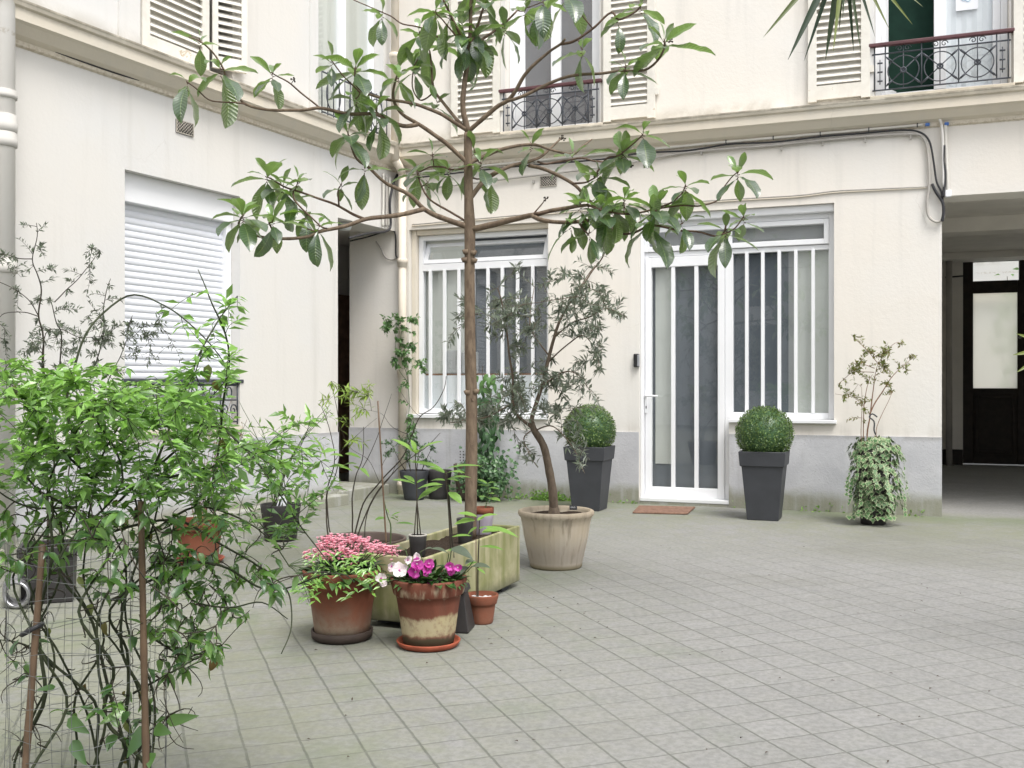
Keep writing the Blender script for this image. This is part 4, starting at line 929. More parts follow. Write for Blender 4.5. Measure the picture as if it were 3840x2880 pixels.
BR = [   # (points, Y start, Y end, r start, r end)
 ([c2(822, 860), c2(790, 700), c2(800, 550), c2(825, 350), c2(835, 200), c2(840, 0), c2(842, -160)], 5.6, 5.6, .017, .008),
 ([c2(825, 330), c2(760, 200), c2(700, 80), c2(660, 0), c2(620, -130)], 5.6, 5.5, .009, .005), ([c2(835, 300), c2(900, 120), c2(940, 0), c2(975, -120)], 5.6, 5.72, .009, .005),
 ([c2(850, 300), c2(950, 230), c2(1100, 110), c2(1140, 70)], 5.6, 5.85, .008, .005),
 ([c2(826, 1490), c2(1000, 1450), c2(1130, 1420), c2(1240, 1395), c2(1330, 1370), c2(1450, 1350), c2(1600, 1330)], 5.6, 5.2, .019, .008),
 ([c2(1240, 1397), c2(1300, 1425), c2(1420, 1440), c2(1600, 1430)], 5.37, 5.15, .013, .009), ([c2(1540, 1434), c2(1565, 1480), c2(1600, 1525)], 5.2, 5.15, .008, .004),
 ([c2(1240, 1395), c2(1290, 1330), c2(1325, 1285)], 5.37, 5.35, .005, .002),
 ([c2(828, 1300), c2(900, 1200), c2(1000, 1120), c2(1130, 1070), c2(1230, 1042), c2(1300, 1010), c2(1370, 950), c2(1420, 895)], 5.6, 5.95, .015, .005),
 ([c2(1270, 1045), c2(1330, 1060), c2(1420, 1045), c2(1560, 1022), c2(1650, 1045), c2(1760, 1050)], 5.85, 6.05, .007, .005),
 ([c2(1215, 1070), c2(1350, 1110), c2(1500, 1190), c2(1570, 1260), c2(1650, 1340), c2(1720, 1440), c2(1800, 1500), c2(1880, 1495)], 5.8, 5.5, .011, .006),
 ([c2(1500, 1190), c2(1580, 1185), c2(1650, 1150)], 5.66, 5.6, .006, .004), ([c2(1640, 1150), c2(1720, 1030), c2(1800, 1010), c2(1880, 940), c2(1955, 870)], 5.6, 5.5, .006, .004),
 ([c2(824, 1060), c2(950, 1000), c2(1100, 955), c2(1230, 935), c2(1350, 970), c2(1500, 1000), c2(1560, 950), c2(1625, 905)], 5.6, 6.0, .012, .004),
 ([c2(822, 860), c2(900, 780), c2(1000, 700), c2(1080, 655), c2(1130, 590), c2(1180, 490), c2(1250, 420), c2(1350, 340), c2(1420, 290), c2(1450, 250)], 5.6, 5.3, .014, .006),
 ([c2(1420, 288), c2(1500, 268), c2(1570, 230), c2(1650, 170), c2(1750, 85), c2(1800, 130), c2(1900, 80), c2(1940, 40)], 5.33, 5.2, .008, .004),
 ([c2(1080, 655), c2(1200, 610), c2(1400, 520), c2(1500, 490), c2(1650, 475), c2(1800, 460), c2(1960, 455), c2(2050, 390), c2(2090, 320), c2(2095, 270)], 5.45, 5.1, .010, .005),
 ([c2(818, 1470), c2(700, 1430), c2(600, 1390), c2(530, 1350), c2(450, 1270), c2(350, 1220), c2(280, 1180), c2(180, 1090), c2(100, 1030), c2(60, 930), c2(40, 850)], 5.6, 5.3, .017, .004),
 ([c2(540, 1355), c2(400, 1385), c2(250, 1410), c2(140, 1425), c4(2000, 1010), c4(1750, 1060), c4(1600, 1120), c4(1400, 1150), c4(1120, 1125), c4(960, 1080), c4(880, 1010), c4(910, 920)], 5.5, 5.0, .013, .005),
 ([c4(2180, 950), c4(2060, 900), c4(1920, 820), c4(1720, 740), c4(1500, 660), c4(1330, 600), c4(1200, 520)], 5.4, 5.35, .008, .004), ([c4(1910, 815), c4(1900, 660), c4(1935, 590)], 5.38, 5.36, .005, .003),
 ([c4(1440, 640), c4(1450, 740), c4(1560, 870), c4(1720, 1010), c4(1790, 1035)], 5.36, 5.2, .005, .004), ([c4(1280, 1140), c4(1220, 1060), c4(1180, 980)], 5.1, 5.1, .006, .004),
 ([c4(1660, 1065), c4(1520, 1020), c4(1400, 950), c4(1350, 910)], 5.2, 5.3, .004, .003),
 ([c2(820, 1445), c2(700, 1370), c2(570, 1290), c2(510, 1180), c2(490, 1110)], 5.6, 5.9, .007, .004),
 ([c2(822, 1060), c2(700, 950), c2(600, 870), c2(490, 800), c2(400, 740), c2(350, 670), c2(335, 600), c2(352, 520), c2(370, 480)], 5.6, 5.35, .014, .005),
 ([c2(490, 812), c2(400, 815), c2(300, 770), c2(220, 735), c2(60, 740), (1205, 405), (1130, 413), (1010, 413), (925, 393), (885, 347), (850, 289), (838, 254), (798, 197), (752, 156), (706, 139)], 5.45, 5.0, .012, .003),
 ([(920, 390), (839, 382), (781, 373), (735, 330), (703, 307)], 5.1, 5.1, .004, .003), ([(1198, 406), (1128, 347), (1082, 307), (1036, 284), (1015, 272)], 5.3, 5.25, .005, .003),
 ([c2(815, 850), c2(700, 770), c2(600, 720), c2(500, 680), c2(400, 660), c2(280, 640), c2(150, 600), c2(95, 540), c2(92, 440)], 5.6, 5.3, .012, .005),
 ([c2(815, 845), c2(720, 740), c2(650, 650), c2(600, 580), c2(585, 450), c2(570, 330)], 5.6, 5.9, .011, .005), ([c2(600, 600), c2(540, 640), c2(500, 640), c2(460, 560), c2(465, 450), c2(500, 380)], 5.8, 5.8, .005, .003),
 ([c2(120, 600), c2(60, 540), c2(0, 480), c1(2140, 380)], 5.33, 5.3, .005, .003), ([c2(640, 250), c2(520, 180), c2(400, 155), c2(330, 110), c2(260, 80), c2(80, 0)], 5.7, 5.6, .005, .003),
 ([c2(822, 1085), c2(720, 1100), c2(600, 1080), c2(500, 1115)], 5.6, 6.0, .007, .004), ([c2(826, 1150), c2(900, 1160), c2(980, 1140)], 5.6, 6.0, .006, .003), ([c2(815, 320), c2(700, 180), c2(620, 100)], 5.6, 5.4, .006, .003),
 ([c3(130, 692), c3(400, 655), c3(590, 622)], 5.35, 5.2, .007, .005), ([c3(700, 690), c3(760, 800), c3(870, 860), c3(1000, 850), c3(1130, 770), c3(1175, 660)], 5.4, 5.1, .008, .005), ([c3(865, 860), c3(893, 905)], 5.35, 5.35, .004, .002),
 ([c3(590, 620), c3(800, 690), c3(1000, 690), c3(1170, 650), c3(1300, 600), c3(1400, 520), c3(1435, 450)], 5.2, 5.1, .006, .004), ([c3(1200, 650), c3(1380, 625), c3(1540, 625), c3(1720, 570), c3(1740, 500), c3(1820, 390), c3(1880, 335)], 5.12, 5.05, .004, .003),
 ([c3(1120, 790), c3(1350, 830), c3(1520, 850), c3(1700, 890), c3(1760, 860), c3(1780, 800)], 5.15, 5.0, .006, .004), ([c3(1740, 880), c3(1860, 820), c3(1930, 720)], 5.0, 4.98, .004, .003), ([c3(1350, 830), c3(1400, 770)], 5.1, 5.1, .004, .003),
]
nodes = []
for pts, Ya, Yb, r0, r1 in BR:
    q = smooth(poly(pts, Ya, Yb), 4)
    q = [p + Vector((mnoise.noise(p * 9), 0, mnoise.noise(p * 9 + Vector((5, 5, 5))))) * .006 for p in q]
    m = MB(); m.tube(local(q, tb), [x * (1 + .12 * mnoise.noise(Vector((i_, r0 * 900, 0)))) for i_, x in enumerate(taper(len(q), r0, r1))], 8)
    m.build('branch', M['loq_bark'] if r0 > .009 else M['loq_twig'], tree); nodes += q
CL = [ # (px, n leaves, size, droop) clusters of leaves
 (c2(2092, 265), 10, 1.0, .2), (c2(1840, 425), 10, .75, .5), (c2(1560, 320), 7, .85, .8), (c2(1820, 985), 12, 1.05, .4), (c2(1955, 860), 8, 1.0, .8), (c2(1660, 1130), 11, .95, .5), (c3(1175, 640), 14, 1.1, .4), (c3(700, 650), 12, .9, .6),
 (c3(900, 570), 11, .9, .6), (c3(1432, 450), 10, .8, .5), (c3(1880, 332), 10, .85, .5), (c3(1780, 830), 10, .9, .6), (c3(1935, 720), 6, .65, .2), (c3(1130, 775), 8, 1.15, .9), (c3(600, 850), 5, .8, .9), (c3(440, 775), 5, .85, .95),
 (c3(1400, 770), 5, .7, .8), (c3(520, 610), 8, .8, .5), (c3(100, 95), 4, .7, .3), (c3(680, 560), 9, .9, .7), (c3(800, 640), 7, .9, .8),
 (c2(830, 290), 12, 1.15, .95), (c2(700, 90), 9, 1.0, .6), (c2(935, 20), 9, 1.05, .6), (c2(1190, 70), 8, 1.0, .9), (c2(1310, 10), 9, 1.05, .8), (c2(1060, 180), 7, .9, .7), (c2(1460, -40), 8, 1.0, .6), (c2(1940, 40), 6, .85, .5), (c2(1795, 120), 3, .7, .9),
 (c2(92, 440), 12, 1.05, .45), (c2(560, 290), 12, .95, .5), (c2(370, 490), 9, .85, .5), (c2(470, 440), 9, .85, .6), (c2(265, 85), 7, .8, .8), (c2(505, 210), 9, .85, .6), (c2(610, 70), 8, .9, .7), (c2(95, 640), 9, .9, .85), (c2(230, 700), 6, .9, .8),
 (c2(500, 1110), 12, .95, .5), (c2(700, 1100), 9, .8, .7), (c2(905, 1060), 9, .85, .6), (c2(960, 1150), 5, .8, .9), (c2(45, 870), 9, 1.0, .75), (c2(150, 1085), 7, .9, .8), (c2(560, 1180), 7, .9, .85), (c2(240, 750), 6, .85, .9), (c2(620, 660), 5, .8, .5),
 (c2(842, -80), 9, 1.1, .8), (c2(760, 210), 8, 1.0, .9), (c2(890, 200), 8, 1.0, .9), (c2(590, 1000), 8, .8, .3), (c2(860, 960), 4, .7, .1), (c2(1230, 930), 4, .65, .2), (c2(1600, 1340), 8, .85, .6), (c2(1500, 1000), 7, .8, .4),
 (c1(1215, 535), 5, .9, .95), (c1(1430, 445), 7, 1.1, .9), (c1(1295, 262), 5, .6, .3), (c1(1765, 480), 9, .85, .6), (c1(2150, 390), 6, .7, .3),
 (c4(915, 905), 14, 1.05, .5), (c4(1165, 490), 11, .9, .5), (c4(1330, 600), 9, .9, .6), (c4(1490, 540), 7, .65, .3), (c4(1225, 960), 10, .95, .7), (c4(1570, 870), 8, .8, .9), (c4(1700, 1000), 7, .85, .9), (c4(1935, 585), 6, .7, .4), (c4(1450, 760), 7, .85, .9),
]
r1_ = random.Random(21); fol = MB(); tw = MB()
for (sx_, sy_), n_, sz, droop in CL:
    Yc = 5.4; d_, near = min(((((1920 + F * p.x / p.y) - sx_) ** 2 + ((HOR - F * (p.z - CAMH) / p.y) - sy_) ** 2, p.y) for p in nodes)); 
    nb = min(nodes, key=lambda p: ((1920 + F * p.x / p.y) - sx_) ** 2 + ((HOR - F * (p.z - CAMH) / p.y) - sy_) ** 2)
    tip = P(sx_, sy_, nb.y + r1_.uniform(-.03, .03))
    if (tip - nb).length > .012: tw.tube([p - tb for p in bez(nb, nb.lerp(tip, .5) + Vector((0, 0, -.01)), tip, 4)], [.004, .0035, .003, .003, .003], 6)
    a0 = r1_.uniform(0, 6.28)
    n_ = max(3, int(n_ * .92 + .5))
    for k_ in range(n_):
        f_ = k_ / max(1, n_ - 1)                         # inner young leaves stand up, outer old leaves hang
        an = a0 + k_ * 2.399 + r1_.uniform(-.3, .3)
        el = R(78 - 95 * f_ - 32 * droop * f_ + r1_.uniform(-18, 18) - 17 * droop)
        d = Vector((math.cos(an) * math.cos(el), math.sin(an) * math.cos(el), math.sin(el)))
        L_ = sz * r1_.uniform(.125, .222) * (.62 + .50 * min(1, f_ * 1.6)); young = max(0, min(1, 1.05 - f_ * 2.0 + r1_.uniform(-.15, .22)))
        st_ = tip - Vector((0, 0, 1)) * f_ * .035 + d * .012
        tw.tube([tip - tb - Vector((0, 0, f_ * .035)), st_ - tb], .0022, 4)
        fol.leaf(st_ - tb, d, Vector((0, 0, 1)) if abs(d.z) < .9 else Vector((math.cos(an + 1.5), math.sin(an + 1.5), .3)), L_, L_ * r1_.uniform(.36, .46), young, curl=r1_.uniform(.3, 1.1) * (.4 + droop), fold=r1_.uniform(.12, .4), n=9, wave=r1_.uniform(.02, .06), tipw=r1_.uniform(1.05, 1.5))
fol.join(tw).build('foliage', [M['loq'], M['loq_twig']], tree)
for sx_, sy_ in (c2(1425, 893), c1(1905, 515), c2(2140, 270), c3(380, 40), c3(965, 270), c2(1330, 1290)):   # small dark fruit stalks
    nb = min(nodes, key=lambda p: ((1920 + F * p.x / p.y) - sx_) ** 2 + ((HOR - F * (p.z - CAMH) / p.y) - sy_) ** 2); p = P(sx_, sy_, nb.y); m = MB()
    for k_ in range(6):
        q = p - tb + rv(r1_) * .014; m.tube([p - tb, q], .0012, 4); m.lathe([(0, -.005), (.004, -.003), (.005, 0), (.004, .003), (0, .005)], q, 8)
    m.tube([nb - tb, p - tb], .002, 5); m.build('fruit_cluster', M['twig'], tree)

# ---------------- generic shrub: targets in ellipses of the photo at their real depth, twigs grown to them
def shrub(root, skeleton, ells, Y, dY, twigmat, leafmat, leafL, leafW, leafn, seed, twl=.22, r_tw=.0022, tint=(0, 1), spread=1.0, up=.15, tintz=None, woodr=None, double=True, droop=0.0, flat=1.0):
    """skeleton: list of (pts, r0, r1); every ellipse (cx, cy, rx, ry, n) receives n leafy twigs"""
    r = random.Random(seed); o = root.location.copy(); nd = []; wood = MB(); tws = MB(); fol = MB()
    for pts, r0, r1 in skeleton:
        q = smooth(pts, 5); q = [p + Vector((mnoise.noise(p * 7), mnoise.noise(p * 7 + Vector((9, 2, 4))), 0)) * .008 for p in q]
        wood.tube(local(q, o), taper(len(q), r0, r1), 8); nd += q[len(q) // 4:]
    for e_ in ells:
        for _ in range(e_[4]):
            t_ = ell_point(r, e_, Y, dY); nb = min(nd, key=lambda p: (p - t_).length + r.uniform(0, .06))
            d = t_ - nb; Ld = d.length
            mid = nb.lerp(t_, .5) + Vector((r.uniform(-1, 1), r.uniform(-1, 1), r.uniform(.0, 1.6) * (1 if not droop else -.2))) * Ld * .14
            q = bez(nb, mid, t_, 7); tws.tube(local(q, o), taper(8, r_tw * (1 + Ld * 1.3), r_tw * .45), 5, cap=False)
            if Ld > .1: nd.append(q[4])
            fr_ = min(1.0, twl / max(Ld, .01)); pts = resample(q, .006); start = int(len(pts) * (1 - fr_))
            n_ = max(2, int(leafn * r.uniform(.75, 1.25)))
            for k_ in range(n_):
                i_ = min(len(pts) - 1, start + int((len(pts) - start) * (k_ + r.random() * .6) / n_)); p = pts[i_]; ax = (pts[min(i_ + 1, len(pts) - 1)] - pts[max(0, i_ - 1)])
                ax = ax.normalized() if ax.length > 0 else Vector((0, 0, 1))
                for sg in ((1, -1) if double else (r.choice((1, -1)),)):
                    sd_ = ax.cross(rv(r)); sd_ = sd_.normalized() if sd_.length > .1 else rv(r)
                    ld = (sd_ * sg * spread + ax * .75 + Vector((0, 0, up))); ld.z *= flat; ld = ld.normalized(); L_ = leafL * r.uniform(.55, 1.3)
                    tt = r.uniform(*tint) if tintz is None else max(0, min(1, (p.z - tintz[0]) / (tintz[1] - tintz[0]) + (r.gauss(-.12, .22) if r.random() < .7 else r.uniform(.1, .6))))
                    fol.leaf4(p - o, ld, (Vector((0, 0, 1)) + rv(r) * .7), L_, leafW * L_ * r.uniform(.8, 1.2), tt, r.uniform(.1, .3))
    if wood.v: wood.build('stem', twigmat, root)
    if fol.v: fol.join(tws).build('foliage', [leafmat, twigmat], root)
    return nd

# ---------------- olive tree in the ribbed stone pot
ob = Vector((.279, 6.43, 0))
ol = empty('olive_tree', ob, 0, 'wispy olive tree with forked stem in a big round weathered stone pot', 'tree')
m = MB(); n_ = 120; prof = [(0, 0), (.158, 0), (.166, .012), (.166, .03), (.172, .05), (.19, .13), (.205, .2), (.216, .27), (.226, .318), (.236, .326), (.242, .340), (.240, .356), (.228, .362), (.214, .358), (.206, .34), (.2, .29)]
vs = []
for (r_, z_) in prof:
    for j in range(n_):
        an = 2 * math.pi * j / n_; k_ = 1.0
        if .04 < z_ < .3 and r_ > .16: k_ = 1 - .012 * (1 - abs(math.sin(an * 20)))
        vs.append((r_ * k_ * math.cos(an), r_ * k_ * math.sin(an), z_))
m.add(vs, [(i_ * n_ + j, i_ * n_ + (j + 1) % n_, (i_ + 1) * n_ + (j + 1) % n_, (i_ + 1) * n_ + j) for i_ in range(len(prof) - 1) for j in range(n_)], .5, True); m.build('pot', M['stone'], ol)
m = MB(); disc(m, .208, .325, bumpy=.008); m.build('soil', M['soil'], ol)
lp = P(2150, 1912, 6.36); m = MB(); m.box(-.024, .024, -.003, .003, 0, .028, M=Matrix.Translation(lp - ob) @ Matrix.Rotation(R(-15), 4, 'X')); tg = m.build('plant_tag', M['black'], ol)
m = MB()
for k_ in range(6): m.tube([lp - ob + Vector((-.016 + k_ * .005, -.006 + .002, .010)), lp - ob + Vector((-.014 + k_ * .005, -.005, .010 + (.008 if k_ % 2 else .012)))], .0009, 4)
m.build('tag_writing', M['white'], tg)
def c5(x, y): return (1280 + .5787 * x, 960 + .5787 * y)
def sk(pts, Ya, Yb, r0, r1): return (poly(pts, Ya, Yb), r0, r1)
tk_ = [(2078, 1925)] + [c5(1370, 1530), c5(1345, 1380), c5(1310, 1230), c5(1250, 1130), c5(1232, 1080)]
tkp = poly(tk_, 6.43, 6.40); tkp[0].z = .32
m = MB(); q = smooth(tkp, 5); m.tube(local(q, ob), [x * (1 + .1 * mnoise.noise(Vector((i_ * .6, 3, 1)))) for i_, x in enumerate(taper(len(q), .030, .019))], 12)
m.tube(local([tkp[0] + Vector((0, 0, -.01)), tkp[0] + Vector((0, 0, .02)), tkp[0] + Vector((-.003, 0, .06))], ob), [.046, .038, .03], 12); m.build('trunk', M['oliv_bark'], ol)
osk = [sk([c5(1232, 1080), c5(1250, 1000), c5(1300, 850), c5(1340, 680), c5(1380, 530), c5(1410, 430), c5(1460, 330), c5(1540, 230), c5(1620, 110), c5(1690, 20), c5(1720, -60)], 6.4, 6.55, .015, .003),
 sk([c5(1245, 1120), c5(1150, 1040), c5(1115, 980), c5(1105, 760), c5(1080, 580), c5(1060, 430), c5(1040, 300), c5(1010, 210)], 6.4, 6.35, .011, .003),
 sk([c5(1400, 450), c5(1480, 300), c5(1560, 180), c5(1640, 60)], 6.47, 6.7, .006, .002), sk([c5(1385, 520), c5(1500, 430), c5(1600, 400), c5(1720, 340), c5(1850, 400)], 6.46, 6.3, .006, .002),
 sk([c5(1350, 650), c5(1250, 520), c5(1220, 400), c5(1250, 200)], 6.45, 6.7, .006, .002), sk([c5(1300, 850), c5(1420, 760), c5(1520, 760), c5(1600, 860)], 6.42, 6.2, .006, .002),
 sk([c5(1110, 950), c5(950, 1040), c5(820, 1060), c5(700, 1080)], 6.38, 6.2, .006, .002), sk([c5(1260, 1130), c5(1350, 1100), c5(1430, 1150), c5(1510, 1260), c5(1580, 1410)], 6.4, 6.1, .005, .0015), sk([c5(1245, 1120), c5(1180, 1180), c5(1220, 1290), c5(1270, 1370)], 6.4, 6.2, .004, .0015), sk([c5(1340, 690), c5(1480, 560), c5(1580, 520), c5(1660, 650), c5(1670, 740)], 6.45, 6.3, .005, .002)]
oel = [(c5(1560, 190), 300, 190, 34), (c5(1640, 330), 230, 140, 18), (c5(1480, 420), 220, 100, 20), (c5(1080, 330), 210, 110, 20), (c5(980, 420), 160, 130, 20), (c5(1230, 450), 150, 120, 16), (c5(1650, 560), 80, 150, 12), (c5(1650, 680), 70, 80, 7), (c5(1430, 750), 200, 90, 15), (c5(1100, 860), 170, 120, 24), (c5(1300, 900), 220, 120, 26), (c5(1500, 860), 120, 110, 10), (c5(740, 1040), 160, 70, 20), (c5(1000, 1050), 150, 80, 14), (c5(1220, 1040), 240, 90, 22), (c5(1600, 960), 90, 60, 5), (c5(1500, 1120), 90, 180, 10), (c5(1560, 1300), 70, 90, 6), (c5(1220, 1260), 70, 100, 7), (c5(760, 400), 60, 140, 7), (c5(1120, 60), 50, 40, 3), (c5(1700, -40), 60, 50, 4), (c5(1800, 400), 60, 30, 4), (c5(700, 540), 40, 40, 2), (c5(1200, 640), 110, 120, 8)]
shrub(ol, osk, [(e_[0][0], e_[0][1], e_[1] * .5787, e_[2] * .5787, e_[3]) for e_ in oel], 6.4, .22, M['oliv_bark'], M['oliv'], .052, .27, 8, 31, twl=.2, r_tw=.0016, up=.1)

# ---------------- box balls in tall anthracite pots
def boxball(name_pos, seed, lab):
    root = empty('box_topiary', name_pos, BK.ang, lab, 'topiary', 'clipped box balls in tall grey planters')
    square_pot(root, .39, .262, .588, M['anth'], .125)
    r = random.Random(seed); cz = .735; Rr = .238; m = MB(); core = MB()
    core.lathe([(0, cz - Rr * .9)] + [(Rr * .9 * math.sin(math.pi * k_ / 16), cz - Rr * .9 * math.cos(math.pi * k_ / 16)) for k_ in range(1, 16)] + [(0, cz + Rr * .9)], n=28); core.build('inner_twigs', M['divy'], root)
    for k_ in range(6200):
        d = rv(r); rad_ = Rr * (.90 + .12 * r.random() + .03 * mnoise.noise(d * 3.5 + Vector((seed, 0, 0))) + (.05 * r.random() if r.random() < .02 else 0))
        p = Vector((0, 0, cz)) + Vector((d.x, d.y, d.z * .985)) * rad_
        if p.z < .555: continue
        m.leaf4(p, (rv(r) + d * .6).normalized(), d + rv(r) * .6, r.uniform(.013, .021), r.uniform(.009, .013), max(0, min(1, r.gauss(.3, .25) + (.35 if rad_ > Rr * .985 else 0))), .2)
    m.build('foliage', M['box_l'], root)
boxball(Vector((2.175, 8.73, 0)), 3, 'clipped box ball in tall dark pot below the side window beside the door')
boxball(Vector((.72, 9.40, 0)), 4, 'clipped box ball in tall dark pot half hidden behind the olive tree')

# ---------------- terracotta pots in front
kp = Vector((-.773, 4.61, 0))
m = MB(); m.lathe([(0, 0), (.122, 0), (.137, .012), (.140, .044), (.132, .044), (.128, .03), (0, .03)], (0, 0, 0), 44); tag(m.build('saucer', M['dsaucer'], None, kp), 'deep dark brown saucer under the terracotta pot of pink flowers', 'saucer')
kal = empty('potted_flowers', kp, 0, 'large terracotta pot crammed with small salmon pink flowers and fleshy leaves', 'potted plant')
round_pot(kal, .180, .124, .285, M['terra'], .013, .072, .016, .03, z0=.031)
r = random.Random(8); fo = MB(); zt_ = .31
for k_ in range(170):
    an = r.uniform(0, 6.28); q = math.sqrt(r.random()); p = Vector((math.cos(an) * .15 * q, math.sin(an) * .15 * q, zt_ - .02 + r.uniform(0, .10) * (1.1 - q)))
    d = Vector((math.cos(an) * (.3 + q), math.sin(an) * (.3 + q), r.uniform(.0, .9) - .4 * q)); L_ = r.uniform(.055, .10)
    fo.leaf(p, d, Vector((0, 0, 1)), L_, L_ * r.uniform(.5, .65), r.uniform(0, .75), curl=r.uniform(.2, 1.0), fold=.2, n=5, wave=.04)
fo.build('foliage', M['kal'], kal)
for k_ in range(30):
    q = math.sqrt((k_ + .5) / 30); an = k_ * 2.399 + r.uniform(-.2, .2)
    c_ = Vector((.035 + math.cos(an) * .205 * q, math.sin(an) * .17 * q, .437 - .060 * q * q + r.uniform(-.015, .025)))
    sm = MB(); base = Vector((c_.x * .5, c_.y * .5, .33)); sm.tube([base, base.lerp(c_, .6) + Vector((0, 0, .01)), c_], .0022, 5); sm.build('flower_stalk', M['gtwig'], kal)
    fm = MB()
    for j in range(24):
        p = c_ + Vector((r.gauss(0, .020), r.gauss(0, .020), r.gauss(.004, .009))); tn = r.random()
        for w_ in range(4): a_ = w_ * 1.571 + tn * 3; fm.leaf4(p, Vector((math.cos(a_), math.sin(a_), .35)), Vector((0, 0, 1)), .0105, .0105, tn, .15)
        fm.lathe([(0, -.007), (.0035, -.003), (.003, .001)], p, 5, tn)
    fm.build('flower_cluster', M['pink'], kal)
# light green climber sprays lying over the pot belong to the foreground climber (added below)
pp = Vector((-.369, 4.48, 0))
m = MB(); m.lathe([(0, 0), (.118, 0), (.132, .008), (.142, .026), (.138, .030), (.130, .022), (.122, .014), (0, .013)], (0, 0, 0), 44); tag(m.build('saucer', M['saucer'], None, pp), 'shallow bright orange clay saucer under the stained terracotta pot', 'saucer')
pet = empty('potted_flowers', pp, 0, 'stained terracotta pot with limy band, holding magenta and white flowers', 'potted plant')
round_pot(pet, .170, .112, .290, M['terra2'], .012, .070, .015, .03, z0=.014)
fo = MB(); r = random.Random(15)
for k_ in range(120):
    an = r.uniform(0, 6.28); q = math.sqrt(r.random()); p = Vector((math.cos(an) * .14 * q, math.sin(an) * .14 * q, .29 + r.uniform(0, .07) * (1.1 - q)))
    d = Vector((math.cos(an) * (.3 + q * .7), math.sin(an) * (.3 + q * .7), r.uniform(.1, 1.0) - .3 * q)); L_ = r.uniform(.04, .085)
    fo.leaf(p, d, Vector((0, 0, 1)), L_, L_ * r.uniform(.42, .58), r.uniform(.0, .8), curl=r.uniform(.1, .9), fold=.25, n=5, wave=.05)
fo.build('foliage', M['kal'], pet)
def bloom(cx, cy, mat, s=1.0, Y=4.42, par=pet, o=pp, r=r):
    c_ = P(cx, cy, Y) - o; fm = MB(); n0 = Vector((r.uniform(-.4, .4), -1, r.uniform(-.1, .6))).normalized(); u_ = n0.cross(Vector((0, 0, 1))).normalized(); w_ = u_.cross(n0)
    for k_ in range(5):
        a_ = k_ * 1.2566 + r.uniform(-.2, .2); d = (u_ * math.cos(a_) + w_ * math.sin(a_) + n0 * .35); fm.leaf(c_, d, n0, .031 * s * r.uniform(.85, 1.15), .036 * s, r.random(), curl=r.uniform(-.9, .3), fold=.25, n=6, wave=.16, tipw=1.1)
    q = fm.build('flower', M[mat], par)
    cm = MB(); cm.lathe([(0, -.003), (.004 * s, -.001), (.003 * s, .004), (0, .005)], c_ + n0 * .004, 8); cm.build('flower_eye', M['magenta' if mat == 'wpetal' else 'wpetal'], q)
    sm = MB(); sm.tube([Vector((c_.x * .6, c_.y * .6, .29)), c_ - n0 * .012 - Vector((0, 0, .01)), c_], .002, 5); sm.build('flower_stalk', M['gtwig'], par)
def c8(x, y): return (1000 + .5787 * x, 1800 + .5787 * y)
for x, y, mt, s in ((862, 588, 'wpetal', 1.15), (742, 640, 'wpetal', .9), (752, 668, 'wpetal', .7), (810, 560, 'wpetal', .8), (915, 520, 'wpetal', .7), (975, 505, 'wpetal', .7), (972, 545, 'magenta', 1.0), (968, 595, 'magenta', 1.1), (985, 570, 'magenta', .9), (1050, 545, 'magenta', .9), (1045, 580, 'magenta', 1.0), (1035, 612, 'magenta', .5), (1190, 560, 'magenta', .9), (1200, 590, 'magenta', .7), (1240, 568, 'magenta', .7), (1062, 668, 'magenta', .6)):
    bloom(*c8(x, y), mt, s, Y=4.38 + r.uniform(-.03, .05))
# leafy twig with broad grey-green leaves rising at the right of the petunias
bl = MB(); sm = MB(); r = random.Random(77)
for (x, y), (tx, ty), L_ in ((c8(1180, 480), c8(1080, 430), .10), (c8(1200, 440), c8(1330, 500), .12), (c8(1290, 560), c8(1260, 610), .07), (c8(1330, 560), c8(1440, 555), .09), (c8(1250, 600), c8(1190, 620), .07), (c8(1340, 520), c8(1290, 545), .07), (c8(900, 450), c8(840, 440), .06), (c8(1000, 470), c8(1060, 430), .08)):
    a_, b_ = P(x, y, 4.45) - pp, P(tx, ty, 4.38) - pp; d = b_ - a_; bl.leaf(a_, d + Vector((0, 0, .02)), Vector((0, -.4, 1)), max(L_, d.length), L_ * .5, r.uniform(.2, .6), curl=.5, fold=.2, n=6)
    sm.tube(bez(Vector((.06, 0, .28)), Vector((a_.x * .8, a_.y * .7, .30)), a_, 5), .0022, 5)
bl.join(sm).build('broad_leaves', [M['grey_l'], M['gtwig']], pet)

def seedling(root, stems, leaves, o, mat, r, stemr=.004, stemmat='gtwig'):
    sm = MB()
    for pts in stems: q = smooth(pts, 4); sm.tube(local(q, o), taper(len(q), stemr, stemr * .6), 7)
    sm.build('stem', M[stemmat], root); fo = MB()
    for a_, b_, w_, tn in leaves:
        d = b_ - a_; fo.leaf(a_ - o, d + Vector((0, 0, .15 * d.length)), Vector((0, -.35, 1)), d.length * 1.06, d.length * w_, tn, curl=.45, fold=.22, n=7, wave=.02, tipw=.95)
    fo.build('foliage', M[mat], root)
r = random.Random(5)
sp = Vector((-.145, 4.91, 0))
sd_ = empty('potted_seedling', sp, 0, 'small plain terracotta pot with a staked leafy seedling, in front of the planter', 'potted plant')
round_pot(sd_, .081, .053, .140, M['terra3'], .007, .045, .009, .022, n=36, soilmat='whitefilm')
def c9(x, y): return (1500 + .2893 * x, 1900 + .2893 * y)
def lv(f, lst, Y, dy=.06, rr=r): return [(P(*f(*a_), Y), P(*f(*b_), Y + rr.uniform(-dy, dy) - .02), w_, tn) for a_, b_, w_, tn in lst]
s0 = P(*c9(1010, 1180), 4.91); s0.z = .12
